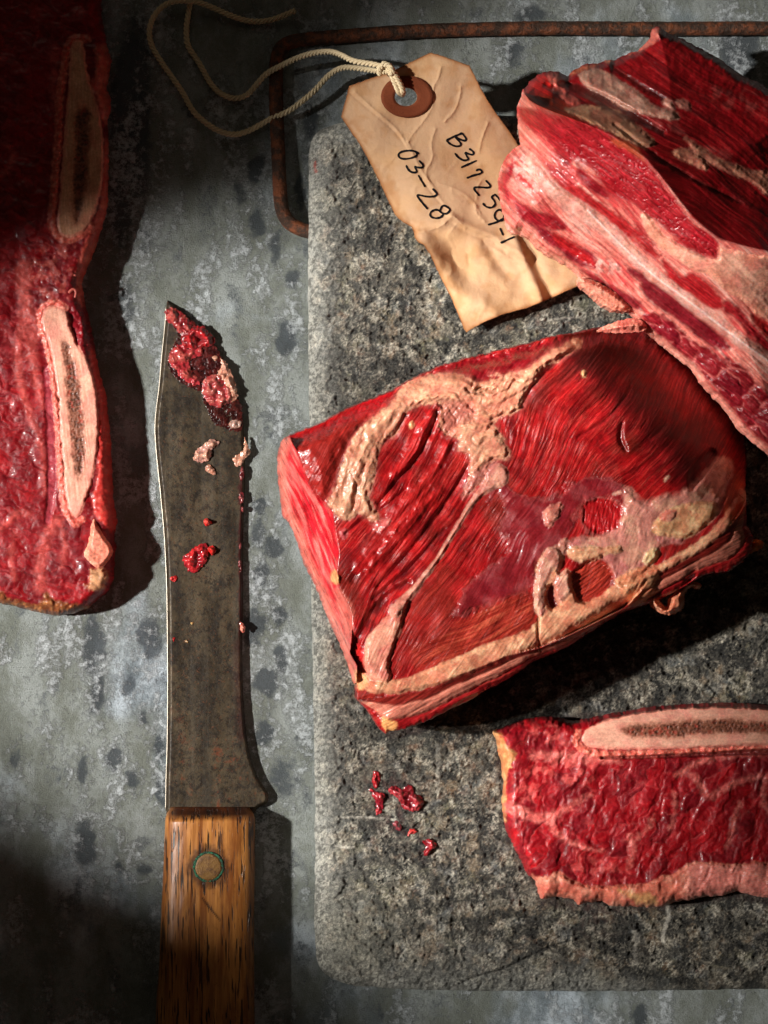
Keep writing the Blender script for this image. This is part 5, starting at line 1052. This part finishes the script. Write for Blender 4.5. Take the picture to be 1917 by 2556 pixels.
    for lines in (L1, L2):
        C = []; Q = []; nb = 0
        for s_ in lines:
            p = tr('I', *s_); p = chaikin(p, 3, False); d = np.gradient(p, axis=0); d /= np.linalg.norm(d, axis=1, keepdims=True) + 1e-9
            d = np.where(np.isfinite(d), d, 0); nrm = np.stack([-d[:, 1], d[:, 0]], 1)
            wd = 2.55 * (1 + .3 * perlin(p[:, 0] / 7, p[:, 1] / 7, 3)); wd[0] *= .8; wd[-1] *= .8; wd = wd[:, None]
            # round ends
            p2 = np.concatenate([p[:1] - d[:1] * 1.8, p, p[-1:] + d[-1:] * 1.8]); n2 = np.concatenate([nrm[:1] * .45, nrm, nrm[-1:] * .45]); w2 = np.concatenate([wd[:1], wd, wd[-1:]])
            a_ = p2 + n2 * w2; b_ = p2 - n2 * w2; al = np.stack([a_, p2, b_], 1).reshape(-1, 2)
            zz = tag_z(al[:, 0], al[:, 1]) + 1.6; C.append(P(al[:, 0], al[:, 1], zz)); k = np.arange(len(p2) - 1) * 3 + nb
            Q.append(np.stack([k, k + 1, k + 4, k + 3], 1)); Q.append(np.stack([k + 1, k + 2, k + 5, k + 4], 1)); nb += len(p2) * 3
        mesh('handwriting', np.concatenate(C), np.concatenate(Q)[:, ::-1], M_ink, t_)
    # cotton string: three twisted plies
    kn = np.array([963., 170.])
    s1 = tr('A', 1275,45,1230,65,1180,85,1120,95,1050,88,980,62,900,25,850,8,790,0,720,12,670,55,642,120,648,190,690,260,740,330,790,400,830,480,880,525,940,565,1000,582,1060,572,1120,540,1180,505,1240,485,1300,440,1360,390,1410,330,1470,290,1530,292,1600,303,1655,312)
    z1 = np.interp(np.arange(len(s1)), [0, 3, 8, 12, 17, 20, 24, 26, 29, 31, len(s1) - 1], [26, 8, 30, 12, 34, 12, 50, 60, 150, 235, 262])
    s2 = tr('A', 835,-90,825,-30,820,10,812,60,802,130,808,200,850,255,880,310,920,380,970,415,1020,428,1070,410,1110,360,1150,315,1210,285,1270,255,1340,230,1420,220,1470,235,1520,265,1600,275,1660,290)
    z2 = np.interp(np.arange(len(s2)), [0, 2, 5, 8, 10, 14, 16, 19, len(s2) - 1], [8, 10, 20, 14, 10, 52, 110, 215, 264])
    s3 = tr('I', 330,165,362,160,385,190,405,235,425,285,440,322,455,338); s4 = tr('I', 350,150,385,160,410,205,440,255,462,300,468,325,462,342)
    za = np.array([268, 275, 276, 268, 258, 252, 215.]); 
    knot1 = tr('I', 325,215,318,190,335,160,362,148,385,160,375,185,345,205); knot2 = tr('I', 340,150,375,160,398,185,402,215,380,205,360,180)
    for nm, pts, zz in (('string', s1, z1), ('string', s2, z2), ('string_loop', s3, za), ('string_loop', s4, za + 3), ('knot', knot1, np.array([262, 270, 280, 284, 280, 272, 264.])), ('knot', knot2, np.array([272, 282, 288, 282, 270, 262.]))):
        twine(pts, zz, nm, t_)
def twine(pts, zs, name, parent, R=7.2, pitch=34., rp=4.0):
    p = chaikin(np.column_stack([pts, zs]), 3, False)
    d = np.linalg.norm(np.diff(p, axis=0), axis=1); s_ = np.concatenate([[0], np.cumsum(d)]); t = np.arange(0, s_[-1], 2.2)
    p = np.stack([np.interp(t, s_, p[:, k]) for k in range(3)], 1); w3 = P(p[:, 0], p[:, 1], p[:, 2]) / S
    tg = np.gradient(w3, axis=0); tg /= np.linalg.norm(tg, axis=1, keepdims=True) + 1e-9
    a = np.cross(tg, np.array([0, 0, 1.])); a /= np.linalg.norm(a, axis=1, keepdims=True) + 1e-9; b = np.cross(a, tg)
    C = []; Q = []; nb = 0; ns = 7; th = np.linspace(0, 2 * np.pi, ns, endpoint=False)
    for k in range(3):
        ph = t / pitch * 2 * np.pi + k * 2 * np.pi / 3; rr = R - rp
        cen = w3 + rr * 1.15 * (np.cos(ph)[:, None] * a + np.sin(ph)[:, None] * b)
        rv = rp * (1 + .12 * perlin(t / 6, t * 0 + k, 4)); 
        ring = cen[:, None] + rv[:, None, None] * (np.cos(th)[None, :, None] * a[:, None] + np.sin(th)[None, :, None] * b[:, None])
        n_ = len(t); i = np.arange(n_ * ns).reshape(n_, ns) + nb; j = np.roll(i, -1, 1)
        C.append(ring.reshape(-1, 3)); Q.append(np.stack([i[:-1], j[:-1], j[1:], i[1:]], -1).reshape(-1, 4)); nb += n_ * ns
        Q.append(np.array([[i[0, 0], i[0, 3], i[0, 2], i[0, 1]], [i[0, 0], i[0, 6], i[0, 4], i[0, 3]], [i[-1, 0], i[-1, 1], i[-1, 2], i[-1, 3]], [i[-1, 0], i[-1, 3], i[-1, 4], i[-1, 6]]]))
    co = np.concatenate(C) * S
    mesh(name, co, np.concatenate(Q), M_twine, parent)
make_tag()
